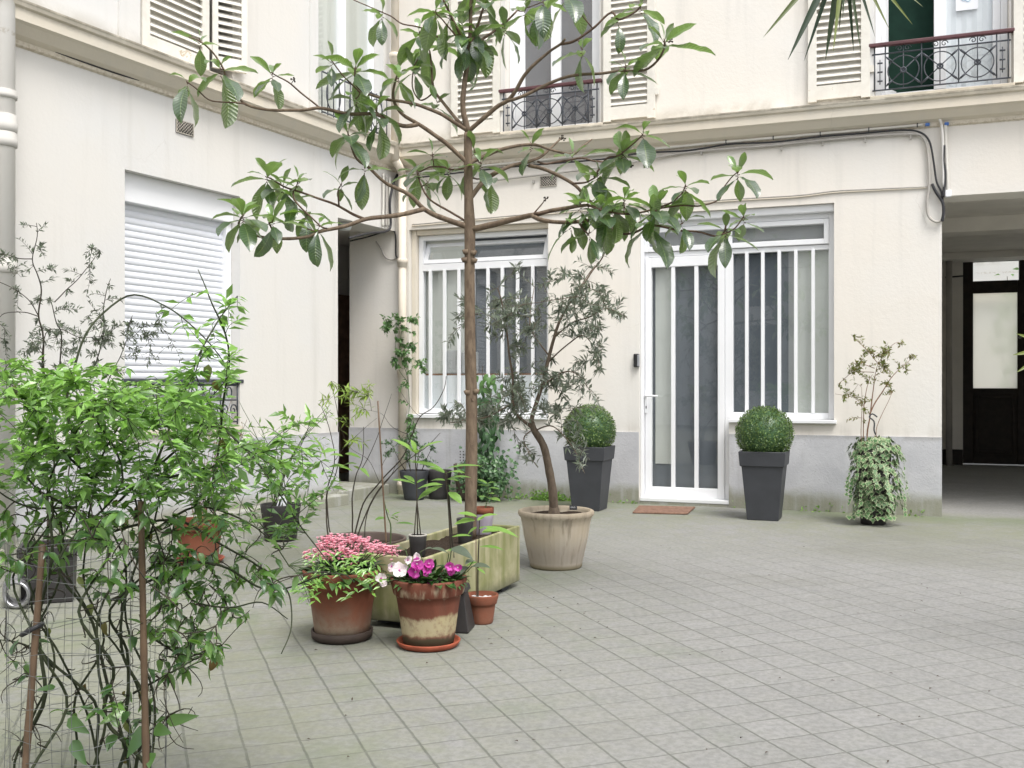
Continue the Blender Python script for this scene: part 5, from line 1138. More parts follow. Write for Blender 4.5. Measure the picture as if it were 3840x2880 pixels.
seedling(sd_, [[s0, P(*c9(1010, 800), 4.91), P(*c9(1025, 400), 4.91), P(*c9(1030, 180), 4.91)]],
         lv(c9, [((1000, 130), (760, 70), .4, .9), ((970, 180), (705, 210), .55, .9), ((1000, 180), (1090, 130), .6, 1), ((1040, 140), (1260, 85), .3, .9), ((1000, 270), (870, 350), .6, .75), ((1060, 340), (1290, 290), .5, .95), ((1080, 260), (1500, 350), .22, .8), ((930, 380), (690, 370), .25, .7), ((1030, 290), (1100, 250), .4, .5),
                  ((1000, 720), (860, 760), .45, .25), ((980, 770), (1165, 780), .5, .2), ((1030, 520), (1310, 530), .22, .5), ((1000, 800), (1100, 860), .35, .6), ((860, 640), (650, 540), .45, .15)], 4.9), sp, 'fresh', r, .004, 'twig')
m = MB(); m.tube([s0 - sp + Vector((-.008, .004, 0)), P(*c9(985, 420), 4.91) - sp], .0028, 6); m.build('stake', M['bamboo'], sd_)
qp = Vector((-.262, 4.77, 0)); sq = empty('square_pot', qp, R(-10), 'dark grey tapered pot wedged between the stained terracotta pot and the planter', 'pot')
square_pot(sq, .105, .15, .215, M['darkpot'], .03)

# big brown bowl pot behind the kalanchoe with leggy bare shrub
bp = Vector((-.80, 5.42, 0)); bs = empty('leggy_shrub', bp, 0, 'leggy near bare shrub with a few feathery yellow green leaves in a wide brown pot', 'shrub')
round_pot(bs, .235, .16, .335, M['brownpot'], .0, .05, .012, .05)
def c6(x, y): return (1200 + .3617 * x, 1400 + .3617 * y)
lsk = []
for pts, dy, r0 in (([(345, 1600), (330, 1300), (360, 1080), (420, 900), (435, 560)], .1, .008), ([(350, 1560), (450, 1350), (620, 1130), (830, 900), (960, 650), (1050, 450), (1180, 350), (1290, 170), (1320, 30)], -.1, .008), ([(370, 1540), (560, 1280), (760, 1040), (900, 900), (1100, 760), (1250, 620)], .05, .007),
        ([(90, 1600), (60, 1380), (80, 1200), (140, 980), (130, 700), (20, 350)], .0, .008), ([(120, 1600), (60, 1300), (150, 1050), (175, 600), (75, 80)], .15, .007), ([(460, 1640), (480, 1480), (560, 1280), (700, 1100), (760, 940)], .2, .006), ([(430, 1000), (600, 650), (700, 330), (740, 210)], .0, .004),
        ([(1050, 450), (960, 380), (800, 130)], .0, .003), ([(640, 1110), (640, 1000), (660, 900), (850, 640)], .1, .004), ([(960, 650), (760, 560), (640, 420), (480, 380)], .0, .003), ([(150, 900), (260, 760), (480, 560), (600, 460)], .0, .003), ([(620, 1140), (500, 900), (300, 760), (200, 500)], .0, .003)):
    q = [P(*c6(*p), 5.42) for p in pts]
    for i_, p in enumerate(q): p.y += dy * i_ / len(q)
    q[0] = q[0].lerp(Vector((q[0].x, 5.42, .29)), .8) if r0 > .0055 else q[0]
    lsk.append((q, r0 * .55, r0 * .2))
shrub(bs, lsk, [(c6(400, 250)[0], c6(400, 250)[1], 60, 50, 9), (c6(230, 180)[0], c6(230, 180)[1], 40, 40, 5), (c6(480, 260)[0], c6(480, 200)[1], 30, 40, 5), (c6(270, 480)[0], c6(270, 500)[1], 30, 20, 3), (c6(380, 700)[0], c6(380, 700)[1], 40, 30, 4), (c6(100, 200)[0], c6(100, 220)[1], 30, 50, 4)], 5.42, .06, M['twig'], M['fern'], .052, .16, 6, 41, twl=.12, r_tw=.0012, up=-.5, spread=1.1, tint=(.3, 1))
fo = MB(); r = random.Random(6)
for a_, b_, w_, tn in ((( 60, 900), (-20, 600), .3, .9), ((100, 850), (230, 820), .45, .8), ((130, 950), (340, 960), .3, .9), ((260, 830), (430, 840), .35, .7), ((250, 950), (370, 900), .4, .5), ((390, 990), (350, 930), .5, .4), ((420, 980), (520, 1050), .35, .6), ((20, 1200), (110, 1190), .3, .8)):
    A_, B_ = P(*c6(*a_), 5.4), P(*c6(*b_), 5.35); d = B_ - A_; fo.leaf(A_ - bp, d, Vector((0, -.3, 1)), d.length, d.length * w_, tn, .4, .2, 6)
fo.build('young_leaves', M['fresh'], bs)

# bamboo cane and small things standing in the planter
cp = P(1453, 2010, 4.98); cp.z = .27; ct = P(1417, 1503, 5.0)
m = MB(); m.tube(resample([cp, ct], .12), .0042, 7); tag(m.build('bamboo_cane', M['bamboo']), 'thin reddish bamboo cane stuck upright in the near end of the planter', 'cane')
kp3 = N0 + D1 * .24 + D2 * .17 + Vector((0, 0, .305)); k3 = empty('potted_seedling', kp3, 0, 'tall seedling with tied stems in a small pale rimmed pot on the planter soil', 'potted plant')
round_pot(k3, .045, .036, .105, M['darkpot'], 0, .02, .007, .012, n=28); m = MB(); m.tube([(.0425 * math.cos(a_ / 16 * 6.283), .0425 * math.sin(a_ / 16 * 6.283), .105) for a_ in range(16)], .0045, 6, closed=True); m.build('pot_rim', M['conduit2'], k3)
Y3 = kp3.y; zt0 = kp3.z + .09; s0 = Vector((kp3.x, Y3, zt0))
seedling(k3, [[s0, P(*c6(1005, 1300), Y3), P(*c6(1000, 1100), Y3), P(*c6(990, 900), Y3), P(*c6(995, 800), Y3)], [s0 + Vector((-.018, 0, 0)), P(*c6(1003, 1330), Y3)], [s0 + Vector((.016, 0, 0)), P(*c6(1008, 1330), Y3)]],
         lv(c6, [((990, 830), (770, 660), .28, .95), ((990, 810), (960, 690), .5, 1), ((1010, 810), (1235, 680), .28, .95), ((1000, 830), (990, 780), .5, .9), ((990, 1150), (770, 1085), .26, .55), ((980, 1130), (870, 1050), .45, .6), ((1000, 1140), (1080, 1090), .45, .55), ((1010, 1200), (1240, 1130), .33, .7), ((1015, 1310), (1240, 1150), .38, .6), ((1000, 920), (940, 890), .3, .7)], Y3), kp3, 'fresh', r, .0035, 'twig')
tl = Vector((-.30, 4.99, .30)); ts_ = empty('tall_seedling', tl, 0, 'tall dark stemmed seedling rooted in the planter between the cane and the tree', 'seedling')
seedling(ts_, [[tl, P(*c6(1340, 1500), 4.99), P(*c6(1325, 1300), 4.99), P(*c6(1310, 1150), 5), P(*c6(1295, 1000), 5)], [tl + Vector((.012, .01, 0)), P(*c6(1338, 1280), 5), P(*c6(1312, 1020), 5)]],
         lv(c6, [((1280, 1000), (950, 890), .24, .7), ((1300, 990), (1650, 930), .13, .6), ((1320, 1030), (1480, 1010), .25, .65), ((1300, 1110), (1150, 1100), .35, .55), ((1310, 1100), (1420, 1100), .3, .55), ((1330, 1230), (1460, 1330), .55, .7), ((1310, 1040), (1120, 960), .3, .6), ((1330, 1090), (1560, 1060), .22, .5)], 5.0), tl, 'fresh', r, .0045, 'twig')
pe = P(*c6(720, 1520), 5.05); ps = empty('low_seedling', Vector((pe.x, pe.y, .30)), 0, 'low seedling with curled green leaves beside the bamboo cane in the planter', 'seedling')
seedling(ps, [[Vector((pe.x, pe.y, .29)), P(*c6(735, 1600), 5.05), P(*c6(700, 1480), 5.05), P(*c6(660, 1300), 5.05)]], lv(c6, [((690, 1500), (580, 1510), .5, .3), ((730, 1500), (810, 1520), .7, .2), ((720, 1470), (700, 1400), .5, .8), ((740, 1480), (830, 1430), .3, .5), ((780, 1560), (960, 1550), .2, .1), ((760, 1480), (800, 1490), .8, .3)], 5.05), ps.location.copy(), 'fresh', r, .004)
k1p = N0 + D1 * 1.03 + D2 * .165 + Vector((0, 0, .305)); k1 = empty('potted_seedling', k1p, 0, 'pale lilac pot with reddish rim and small seedling, just behind the loquat trunk', 'potted plant')
round_pot(k1, .060, .046, .125, M['lilac'], 0, .02, .006, .01, n=30); m = MB(); m.lathe([(.053, .118), (.0605, .12), (.0615, .155), (.055, .156), (.052, .12)], n=30); m.build('pot_rim', M['terra3'], k1)
Y1 = k1p.y; seedling(k1, [[k1p + Vector((0, 0, .1)), P(*c6(1745, 1250), Y1), P(*c6(1740, 1130), Y1)]], lv(c6, [((1740, 1150), (1640, 1090), .4, .5), ((1740, 1140), (1830, 1120), .25, .5), ((1740, 1170), (1630, 1150), .3, .4), ((1745, 1190), (1850, 1190), .25, .5), ((1740, 1250), (1800, 1240), .4, .9), ((1745, 1300), (1860, 1310), .45, .8), ((1740, 1290), (1660, 1270), .4, .4)], Y1), k1p, 'fresh', r, .003)
k2p = N0 + D1 * .70 + D2 * .125 + Vector((0, 0, .305)); k2 = empty('small_pot', k2p, 0, 'small empty black plastic pot on the planter soil in front of the trunk', 'pot')
round_pot(k2, .047, .036, .135, M['darkpot'], 0, .02, .004, .03, n=28)

# ---------------- dark pot with willow stems by the kerb, terracotta pot beyond, dark pot in the corner
hp = Vector((-1.72, 7.53, 0)); hs_ = empty('potted_shrub', hp, 0, 'black pot with a fan of thin stems and a white tag, by the wall kerb', 'potted plant')
round_pot(hs_, .148, .117, .27, M['darkpot'], 0, .03, .006, .03)
r = random.Random(9); hsk = []
for k_ in range(17):
    b_ = Vector((hp.x + r.uniform(-.06, .06), 7.53 + r.uniform(-.06, .06), .25)); t_ = P(r.uniform(890, 1280), r.uniform(1480, 1760), 7.5 + r.uniform(-.3, .3)); hsk.append((bez(b_, b_.lerp(t_, .5) + Vector(((b_.x - t_.x) * .25, 0, .06)), t_, 4), .0042, .0015))
shrub(hs_, hsk, [(1010, 1650, 120, 110, 20), (1170, 1620, 110, 100, 14), (960, 1760, 90, 80, 8)], 7.5, .2, M['gtwig'], M['fresh'], .055, .22, 4, 12, twl=.12, r_tw=.001, tint=(.3, 1), double=False)
tgp = P(1060, 1885, 7.42); m = MB()
for k_, (dx, rz_) in enumerate(((-.02, .3), (.012, -.2))): m.box(-.016, .016, -.001, .001, -.05, .05, M=Matrix.Translation(tgp - hp + Vector((dx, k_ * .01, 0))) @ Matrix.Rotation(rz_, 4, 'Y'))
tgo = m.build('plant_tag', M['paper'], hs_)
m = MB(); m.box(-.007, .007, -.0015, .0015, -.03, .03, M=Matrix.Translation(tgp - hp + Vector((-.02, -.003, 0))) @ Matrix.Rotation(.3, 4, 'Y')); m.build('tag_print', M['black'], tgo)
fp = Vector((-2.03, 6.58, 0)); fs_ = empty('potted_shrub', fp, 0, 'terracotta pot with reddish bare stems and a few yellow leaves, half hidden behind the climber', 'potted plant')
round_pot(fs_, .168, .115, .262, M['terra4'], .012, .06, .014, .03, z0=.016); r = random.Random(19)
m = MB(); m.lathe([(0, 0), (.135, 0), (.16, .03), (.152, .034), (.13, .014), (0, .014)], n=40); tag(m.build('saucer', M['saucer'], None, fp), 'wide orange saucer under the terracotta pot behind the climber', 'saucer')
fsk = []
for k_ in range(14):
    b_ = fp + Vector((r.uniform(-.07, .07), r.uniform(-.07, .07), .25)); t_ = P(r.uniform(640, 960), r.uniform(1500, 1800), 6.6 + r.uniform(-.2, .2)); fsk.append((bez(b_, b_.lerp(t_, .5) + Vector((0, 0, .05)), t_, 4), .0035, .0012))
shrub(fs_, fsk, [(760, 1700, 110, 120, 12), (860, 1620, 90, 60, 6)], 6.6, .15, M['btwig'], M['dry'], .03, .45, 3, 14, twl=.1, r_tw=.001)
gpv = Vector((-.985, 10.2, 0)); gs = empty('potted_shrub', gpv, 0, 'dark grey pot with heathery low shrub in the corner by the drainpipe', 'potted plant')
round_pot(gs, .150, .098, .295, M['anth'], 0, .03, .008, .03)
shrub(gs, [([gpv + Vector((dx, 0, .26)), gpv + Vector((dx * 2.2, -.05, .42)), gpv + Vector((dx * 3, -.02, .52))], .005, .002) for dx in (-.07, -.03, .02, .06)], [(1500, 1680, 90, 40, 22), (1580, 1700, 70, 45, 20), (1540, 1650, 60, 30, 8), (1600, 1740, 40, 30, 6)], 10.15, .1, M['twig'], M['divy'], .028, .5, 9, 25, twl=.1, r_tw=.001)
g2 = Vector((-.74, 10.28, 0)); g2e = empty('round_pot', g2, 0, 'second dark pot tucked behind the corner pot, nearer the barred window', 'pot'); round_pot(g2e, .13, .10, .29, M['darkpot'], 0, .03, .008, .05)
jp = P(185, 1445, 5.45); jp.z = 0; js = empty('potted_shrub', jp, R(20), 'thin grey green shrub rising from a dark square pot at the far left', 'potted plant')
square_pot(js, .29, .25, .30, M['darkpot'], .05)
def c7b(x, y): return (.2893 * x, 800 + .2893 * y)
jj = jp + Vector((0, 0, .26)); jsk = []
for pts, r0 in (([(560, 1659), (520, 1330), (545, 1000), (500, 800), (440, 600), (500, 300), (490, 130)], .006), ([(520, 1330), (400, 1140), (200, 980), (0, 890)], .003), ([(520, 1340), (350, 1290), (120, 1310), (30, 1420)], .003), ([(780, 1659), (730, 1430), (680, 1200), (640, 1100)], .005), ([(700, 1150), (830, 1000), (980, 850), (1100, 680), (1250, 450)], .003), ([(1270, 1659), (1280, 1300), (1320, 1000), (1380, 820)], .004), ([(1560, 1700), (1580, 1500), (1640, 1300)], .003), ([(560, 1659), (760, 1500), (1000, 1600), (1300, 1580)], .003), ([(440, 600), (280, 600), (150, 560), (0, 560)], .003)):
    q = [P(*c7b(*p), 5.45) for p in pts]
    if pts[0][1] >= 1650: q = [jj + Vector((q[0].x - jj.x, 0, 0)) * .15, jj.lerp(q[0], .5) + Vector((0, 0, .1))] + q
    jsk.append((q, r0, .0015))
shrub(js, jsk, [(60, 960, 70, 60, 7), (140, 890, 30, 70, 5), (160, 1030, 60, 90, 7), (230, 1050, 60, 60, 5), (350, 950, 40, 60, 5), (370, 1080, 50, 60, 6), (220, 1180, 140, 60, 16), (380, 1240, 160, 70, 26), (250, 1290, 200, 60, 26), (490, 1260, 80, 90, 12), (60, 1290, 80, 70, 8), (550, 1170, 30, 60, 3), (330, 1340, 260, 60, 26)], 5.45, .18, M['twig'], M['grey_l'], .030, .30, 9, 51, twl=.16, r_tw=.0013)
# ventilation hose elbow at the left edge
hpv = P(62, 2130, 5.2); m = MB()
for k_ in range(9): m.tube([(.062 * math.cos(a_ / 20 * 6.283) - .01 * k_, .02 * k_ , .062 * math.sin(a_ / 20 * 6.283)) for a_ in range(20)], .010, 6, closed=True)
ho = m.build('metal_hose', M['steel'], None, Vector((hpv.x, hpv.y, .075))); tag(ho, 'ribbed grey metal duct hose lying on the paving at the left edge', 'hose')

# ---------------- ivy bush and broad leaved climber against the back wall, weeds, drainpipe vine
ib = BK.o + BK.x * (X(1800)) - BK.y * .28; ib.z = 0
iv = empty('ivy_bush', ib, 0, 'dark green ivy mound spilling from a brown pot against the grey plinth behind the trunk', 'bush')
round_pot(iv, .16, .12, .36, M['brownpot'], 0, .03, .01, .03)
r = random.Random(33); fo = MB()
for k_ in range(900):
    sx_, sy_ = c5(925 + r.gauss(0, 105), 1440 + r.gauss(0, 80)); p = P(sx_, sy_, ib.y - .12 + r.gauss(0, .09))
    if p.z < .01 or not (c5(705, 0)[0] < sx_ < c5(1145, 0)[0]): continue
    q = p - ib; fo.leaf4(q, Vector((r.uniform(-1, 1), -.6, r.uniform(-.9, .3))), Vector((0, -1, .6)) + rv(r) * .5, r.uniform(.035, .06), r.uniform(.03, .05), r.random(), .2)
fo.build('foliage', M['divy'], iv)
cb = BK.o + BK.x * X(1838) - BK.y * .16; cb.z = 0
cv = empty('climbing_plant', cb, 0, 'column of large drooping leaves climbing up to the barred window, bright green at its top', 'climber')
fo = MB(); st = MB(); st.tube([(0, 0, 0), (.01, .05, .6), (.0, .04, 1.0), (-.02, .05, 1.35)], [.012, .01, .008, .004], 7); st.build('stem', M['twig'], cv)
for k_ in range(130):
    t_ = r.random(); sx_, sy_ = c5(945 + r.gauss(0, 36), 760 + 570 * t_); p = P(sx_, sy_, cb.y - .03 + r.gauss(0, .05)) - cb
    fo.leaf(p, Vector((r.uniform(-.6, .6), -.4, -1)), Vector((0, -1, .2)) + rv(r) * .4, r.uniform(.07, .13), r.uniform(.035, .06), max(0, min(1, (1.12 - t_ * 4) + r.uniform(-.15, .3))), curl=r.uniform(0, .6), fold=.2, n=5)
fo.build('foliage', M['kal'], cv)
vb = BK.o + BK.x * (dpx + .06) - BK.y * .16; vb.z = 0
vn = empty('climbing_vine', vb, 0, 'thin small leaved vine clambering up the corner drainpipe', 'climber')
shrub(vn, [(poly([c5(420, 1250), c5(440, 1000), c5(430, 800), c5(380, 620), c5(390, 480), c5(370, 380)], vb.y, vb.y), .004, .002), (poly([c5(430, 820), c5(360, 700), c5(350, 480), c5(300, 420), c5(280, 480)], vb.y, vb.y - .1), .003, .001), (poly([c5(440, 1260), c5(450, 1400), c5(445, 1560)], vb.y, vb.y), .005, .005)],
      [(c5(390, 430)[0], c5(390, 430)[1], 70, 55, 12), (c5(310, 450)[0], c5(310, 450)[1], 40, 45, 8), (c5(420, 560)[0], c5(420, 560)[1], 45, 60, 12), (c5(420, 660)[0], c5(420, 660)[1], 60, 40, 10), (c5(500, 690)[0], c5(500, 690)[1], 40, 50, 6), (c5(540, 730)[0], c5(540, 730)[1], 30, 30, 3), (c5(350, 690)[0], c5(350, 690)[1], 30, 20, 3), (c5(410, 900)[0], c5(420, 900)[1], 30, 40, 3), (c5(450, 1100)[0], c5(450, 1120)[1], 25, 80, 10)], vb.y - .04, .05, M['gtwig'], M['fresh2'], .048, .5, 9, 61, twl=.14, r_tw=.0012, up=-.3, tint=(.2, 1))
wd = MB(); r = random.Random(70)
for k_ in range(260):
    s_ = r.choice((X(2010) + abs(r.gauss(0, .35)), X(r.uniform(1600, 2120)), X(r.uniform(2720, 3500)) if r.random() < .25 else X(2040 + r.uniform(-40, 90)))); y_ = -abs(r.gauss(.03, .04)) - .015; base = BK.o + BK.x * s_ + BK.y * y_
    for j in range(3): wd.leaf4(base + Vector((r.uniform(-.02, .02), 0, r.uniform(0, .10) * r.random())), rv(r) + Vector((0, -.3, .7)), rv(r), r.uniform(.02, .045), r.uniform(.012, .025), r.random(), .2)
tag(wd.build('weeds', M['fresh']), 'small weeds growing along the foot of the back wall', 'weeds', kind='stuff')

# ---------------- variegated ivy pot with twiggy shrub at the right
vp = Vector((2.995, 8.40, 0)); vs_ = empty('potted_ivy', vp, 0, 'tall pot smothered in cream edged ivy with a twiggy browning shrub above', 'potted plant')
round_pot(vs_, .145, .10, .62, M['darkpot'], 0, .03, .008, .03)
fo = MB(); r = random.Random(90)
def ivyleaf(mb, p, d, nrm, s, tn):
    d = d.normalized(); sd2 = d.cross(nrm).normalized(); n2 = sd2.cross(d)
    out = [(0, 0), (-.25, .42), (.12, .30), (.3, .52), (.5, .22), (1, 0), (.5, -.22), (.3, -.52), (.12, -.30), (-.25, -.42)]
    vs = [p + d * a_ * s + sd2 * b_ * s + n2 * abs(b_) * s * .15 for a_, b_ in out]; tv = [tn * .3 + .75] * len(out)
    inn = [p + d * (.12 + a_ * .68) * s + sd2 * b_ * .66 * s + n2 * .002 for a_, b_ in out]; k_ = len(out)
    mb.add(vs + inn, [(i_, (i_ + 1) % k_, k_ + (i_ + 1) % k_, k_ + i_) for i_ in range(k_)] + [tuple(range(k_, 2 * k_))], tv + [.15 + .15 * tn] * k_)
for k_ in range(1050):
    t_ = r.random() ** .8; z_ = .06 + t_ * .66; wd_ = .10 + .15 * math.sin(min(1, t_ * 1.15 + .1) * math.pi * .62); an = r.uniform(0, 6.28)
    rad_ = (.13 + .12 * t_ * (1.25 - t_ * .8)) * (1 if t_ < .9 else r.uniform(.3, 1)) * r.uniform(.75, 1.1) + .055 * mnoise.noise(Vector((math.cos(an) * 1.6, math.sin(an) * 1.6, z_ * 7)))
    p = Vector((rad_ * math.cos(an) + .01, rad_ * math.sin(an), z_)); o_ = Vector((math.cos(an), math.sin(an), 0))
    ivyleaf(fo, p, o_ * .5 + Vector((r.uniform(-.5, .5), r.uniform(-.5, .5), -.8)), o_ + Vector((0, 0, .9)), r.uniform(.035, .055), r.random())
for x_, y_ in ((-.19, -.05), (-.16, -.09), (-.02, -.17), (.0, -.2), (.06, -.18), (.10, -.16), (-.22, -.06)): ivyleaf(fo, Vector((x_, y_, .05 + r.uniform(0, .05))), Vector((r.uniform(-.5, .5), -.8, -.35)), Vector((0, -.5, 1)), .06, r.random())
for k_ in range(16):
    an = r.uniform(-2.9, .3); q = Vector((math.cos(an) * .21, math.sin(an) * .21, r.uniform(.25, .66)))
    for j in range(7):
        q = q + Vector((math.cos(an) * r.uniform(.0, .014), math.sin(an) * .008, -r.uniform(.015, .04)))
        if q.z > .03: ivyleaf(fo, q.copy(), Vector((r.uniform(-.6, .6), -.5, -.6)), Vector((math.cos(an), math.sin(an), .9)), r.uniform(.028, .045), r.random())
fo.build('ivy_leaves', M['ivy'], vs_)
def c10(x, y): return (3000 + .2893 * x, 1150 + .2893 * y)
vsk = []
for pts, r0 in (([(870, 1659), (920, 1330), (940, 1100), (970, 900), (1020, 740)], .008), ([(790, 1659), (800, 1300), (800, 1050)], .004), ([(820, 1659), (830, 1250), (890, 960), (940, 880)], .005), ([(990, 1600), (1080, 1350), (1200, 1100)], .004), ([(900, 1400), (1000, 1200), (1100, 1050), (1190, 920), (1300, 800), (1480, 640)], .006), ([(1020, 740), (920, 620), (780, 480), (660, 360)], .003), ([(1020, 740), (1120, 580), (1240, 470), (1340, 480)], .003), ([(970, 800), (800, 740), (640, 740)], .003), ([(830, 1300), (700, 1180), (560, 1150), (450, 1130)], .002), ([(960, 850), (700, 850), (580, 930), (500, 1000)], .003)):
    q = poly([c10(*p) for p in pts], 8.45, 8.5)
    if pts[0][1] > 1590: q = [vp + Vector((q[0].x - vp.x, 0, .58))] + q
    vsk.append((q, r0, .0015))
shrub(vs_, vsk, [(c10(x, y)[0], c10(x, y)[1], a_ * .2893, b_ * .2893, n_) for x, y, a_, b_, n_ in ((980, 640, 200, 120, 26), (760, 800, 150, 110, 18), (1180, 780, 160, 110, 16), (1100, 560, 120, 90, 8), (780, 450, 100, 80, 6), (1300, 500, 60, 50, 4), (1440, 680, 90, 60, 6), (620, 1000, 110, 90, 8), (620, 1180, 130, 60, 7), (800, 1240, 100, 90, 9), (1150, 1100, 80, 110, 9), (860, 1420, 60, 80, 5), (620, 1480, 40, 60, 2), (960, 950, 160, 90, 9), (1380, 830, 80, 60, 4))], 8.47, .10, M['btwig'], M['dry'], .032, .42, 5, 91, twl=.10, r_tw=.0012, tint=(.35, 1.1))
m = MB(); q = [P(*c10(*p), 8.38) - vp for p in ((1000, 1430), (940, 1390), (900, 1430), (960, 1490), (960, 1600), (980, 1659))]; m.tube(smooth(q, 4), .006, 6); m.build('tie_strap', M['anth'], vs_)

# ---------------- doormat, debris
a_, b_, c_, d_ = GR(2396, 1901), GR(2607, 1906), GR(2578, 1931), GR(2372, 1926)
m = MB(); top = [Vector((p.x, p.y, .016)) for p in (a_, b_, c_, d_)]; bot = [Vector((p.x, p.y, .002)) for p in (a_, b_, c_, d_)]
m.add(bot + top, [(4, 5, 6, 7), (0, 1, 5, 4), (1, 2, 6, 5), (2, 3, 7, 6), (3, 0, 4, 7), (3, 2, 1, 0)]); dm = m.build('doormat', M['coir']); bevel(dm, .004); tag(dm, 'flat rust brown coir doormat lying before the glazed door', 'doormat')
r = random.Random(4); m = MB()
for k_ in range(70):
    p = GR(r.uniform(1100, 3800), r.uniform(2050, 2870)) if k_ > 22 else GR(r.uniform(1700, 2300), r.uniform(2180, 2420)); p.z = .006
    m.leaf4(p, Vector((r.uniform(-1, 1), r.uniform(-1, 1), .1)), Vector((0, 0, 1)), r.uniform(.008, .022), r.uniform(.005, .010), r.random(), .3)
tag(m.build('leaf_litter', M['debris']), 'tiny dry leaf scraps scattered over the paving', 'litter', kind='stuff')

# ---------------- foreground: climber in a wire cylinder on bamboo stakes
cb = Vector((-1.045, 2.50, 0))
cl = empty('climbing_shrub', cb, 0, 'big tangled green climber with dark twisted stems filling the lower left foreground', 'climber')
pt = MB(); pt.lathe([(0, 0), (.16, 0), (.17, .01), (.18, .06), (.185, .065), (.185, .08), (.172, .08), (.168, .06), (0, .055)], n=40); pt.build('pot', M['darkpot'], cl)
r = random.Random(101); csk = []
for k_ in range(13):
    an = r.uniform(0, 6.28); b_ = cb + Vector((math.cos(an) * .11, math.sin(an) * .11, .05)); pts = [b_]; h_ = r.uniform(.8, 1.12)
    for j in range(1, 7): a2 = an + j * r.uniform(.08, .45) * (1 if k_ % 2 else -1); rr2 = r.uniform(.05, .19); pts.append(cb + Vector((math.cos(a2) * rr2, math.sin(a2) * rr2, .06 + (h_ - .06) * j / 6)))
    csk.append((pts, r.uniform(.003, .0062), .0022))
for pts in ([(430, 1900), (620, 1720), (800, 1600), (930, 1690), (1050, 1850), (1150, 2000), (1290, 2180)], [(400, 2000), (650, 1950), (850, 2050), (1000, 2150), (1080, 2230), (1095, 2350), (1060, 2450)], [(300, 1700), (250, 1500), (330, 1250), (480, 1110), (620, 1150), (760, 1260), (870, 1420)], [(560, 1800), (680, 1500), (760, 1300), (840, 1180), (900, 1110)],
            [(780, 1900), (830, 1600), (850, 1300), (790, 1120), (745, 1010)], [(420, 2250), (640, 2150), (720, 2250), (860, 2280), (980, 2260), (1080, 2320)], [(560, 2380), (700, 2460), (800, 2420)], [(350, 1800), (150, 1600), (60, 1450)], [(300, 1900), (100, 1900), (-60, 1800)], [(600, 1800), (800, 1750), (960, 1700), (1060, 1640)], [(560, 2000), (740, 1900), (930, 1960), (1060, 2060)], [(200, 2500), (100, 2420), (0, 2400)], [(500, 2600), (640, 2520), (780, 2440)], [(620, 2100), (830, 2120), (960, 2200), (1060, 2210), (1240, 2150), (1330, 2180)]):
    csk.append(([P(x, y, 2.52 + r.uniform(-.12, .12)) for x, y in pts], .0036, .0012))
E1 = [(130, 1420, 220, 90, 40), (330, 1450, 240, 90, 46), (600, 1500, 220, 90, 40), (150, 1600, 250, 130, 70), (430, 1620, 270, 130, 80), (700, 1650, 230, 120, 60), (200, 1780, 260, 110, 60), (500, 1800, 270, 120, 70), (780, 1800, 180, 120, 30), (960, 1750, 150, 100, 24), (1090, 1680, 130, 90, 12), (1180, 1830, 110, 120, 8), (1060, 1560, 120, 60, 4), (830, 1330, 70, 130, 14), (860, 1180, 40, 80, 4), (690, 1210, 100, 70, 3), (1060, 1900, 170, 110, 16), (900, 2000, 150, 90, 14)]
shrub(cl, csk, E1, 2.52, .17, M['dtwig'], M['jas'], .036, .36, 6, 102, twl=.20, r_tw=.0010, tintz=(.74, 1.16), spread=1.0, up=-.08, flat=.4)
E2 = [(250, 1950, 260, 90, 34), (560, 1990, 250, 90, 36), (620, 2150, 250, 100, 32), (700, 2330, 190, 90, 32), (690, 2450, 160, 70, 22), (880, 2200, 190, 100, 20), (250, 2120, 200, 80, 10), (60, 2050, 90, 90, 10), (560, 2650, 120, 80, 6), (350, 2720, 160, 90, 4), (40, 2480, 90, 90, 3), (1010, 2120, 90, 60, 6)]
r = random.Random(103); fo = MB(); tws = MB()
allp = [p for pts, a_, b_ in csk for p in smooth(pts, 4)]
for e_ in E2:
    for _ in range(e_[4]):
        t_ = ell_point(r, e_, 2.5, .14); nb = min(allp, key=lambda p: (p - t_).length); q = bez(nb, nb.lerp(t_, .5) + rv(r) * .04, t_, 6); tws.tube(local(q, cb), taper(7, .0018, .0009), 5, cap=False); allp.append(q[4])
        for k_ in range(r.randint(3, 6)):
            p = q[r.randint(2, 6)]; L_ = r.uniform(.025, .052); d = rv(r) + Vector((0, -.2, -.25)); d.z *= .6; fo.leaf(p - cb, d, Vector((0, 0, 1)) + rv(r) * .5, L_, L_ * r.uniform(.32, .46), max(0, min(1, r.gauss(.14, .18))), curl=r.uniform(.2, 1.3), fold=.25, n=5)
for (x, y), (tx, ty), w_, tn in (((960, 1380), (810, 1590), .42, .1), ((740, 1440), (690, 1540), .6, .1), ((470, 1480), (545, 1640), .42, .15), ((980, 1560), (960, 1650), .6, .2), ((440, 1340), (560, 1430), .4, .2), ((800, 1290), (640, 1370), .35, .7), ((1080, 1360), (1260, 1320), .3, .2), ((830, 1290), (790, 1360), .5, .1), ((360, 1130), (240, 1150), .3, .1), ((1000, 1400), (1090, 1430), .5, .15)):
    A_, B_ = P(.5787 * x, 1920 + .5787 * y, 2.4), P(.5787 * tx, 1920 + .5787 * ty, 2.36); d = B_ - A_; fo.leaf(A_ - cb, d, Vector((0, -1, .4)), d.length, d.length * w_, tn, .3, .15, 7)
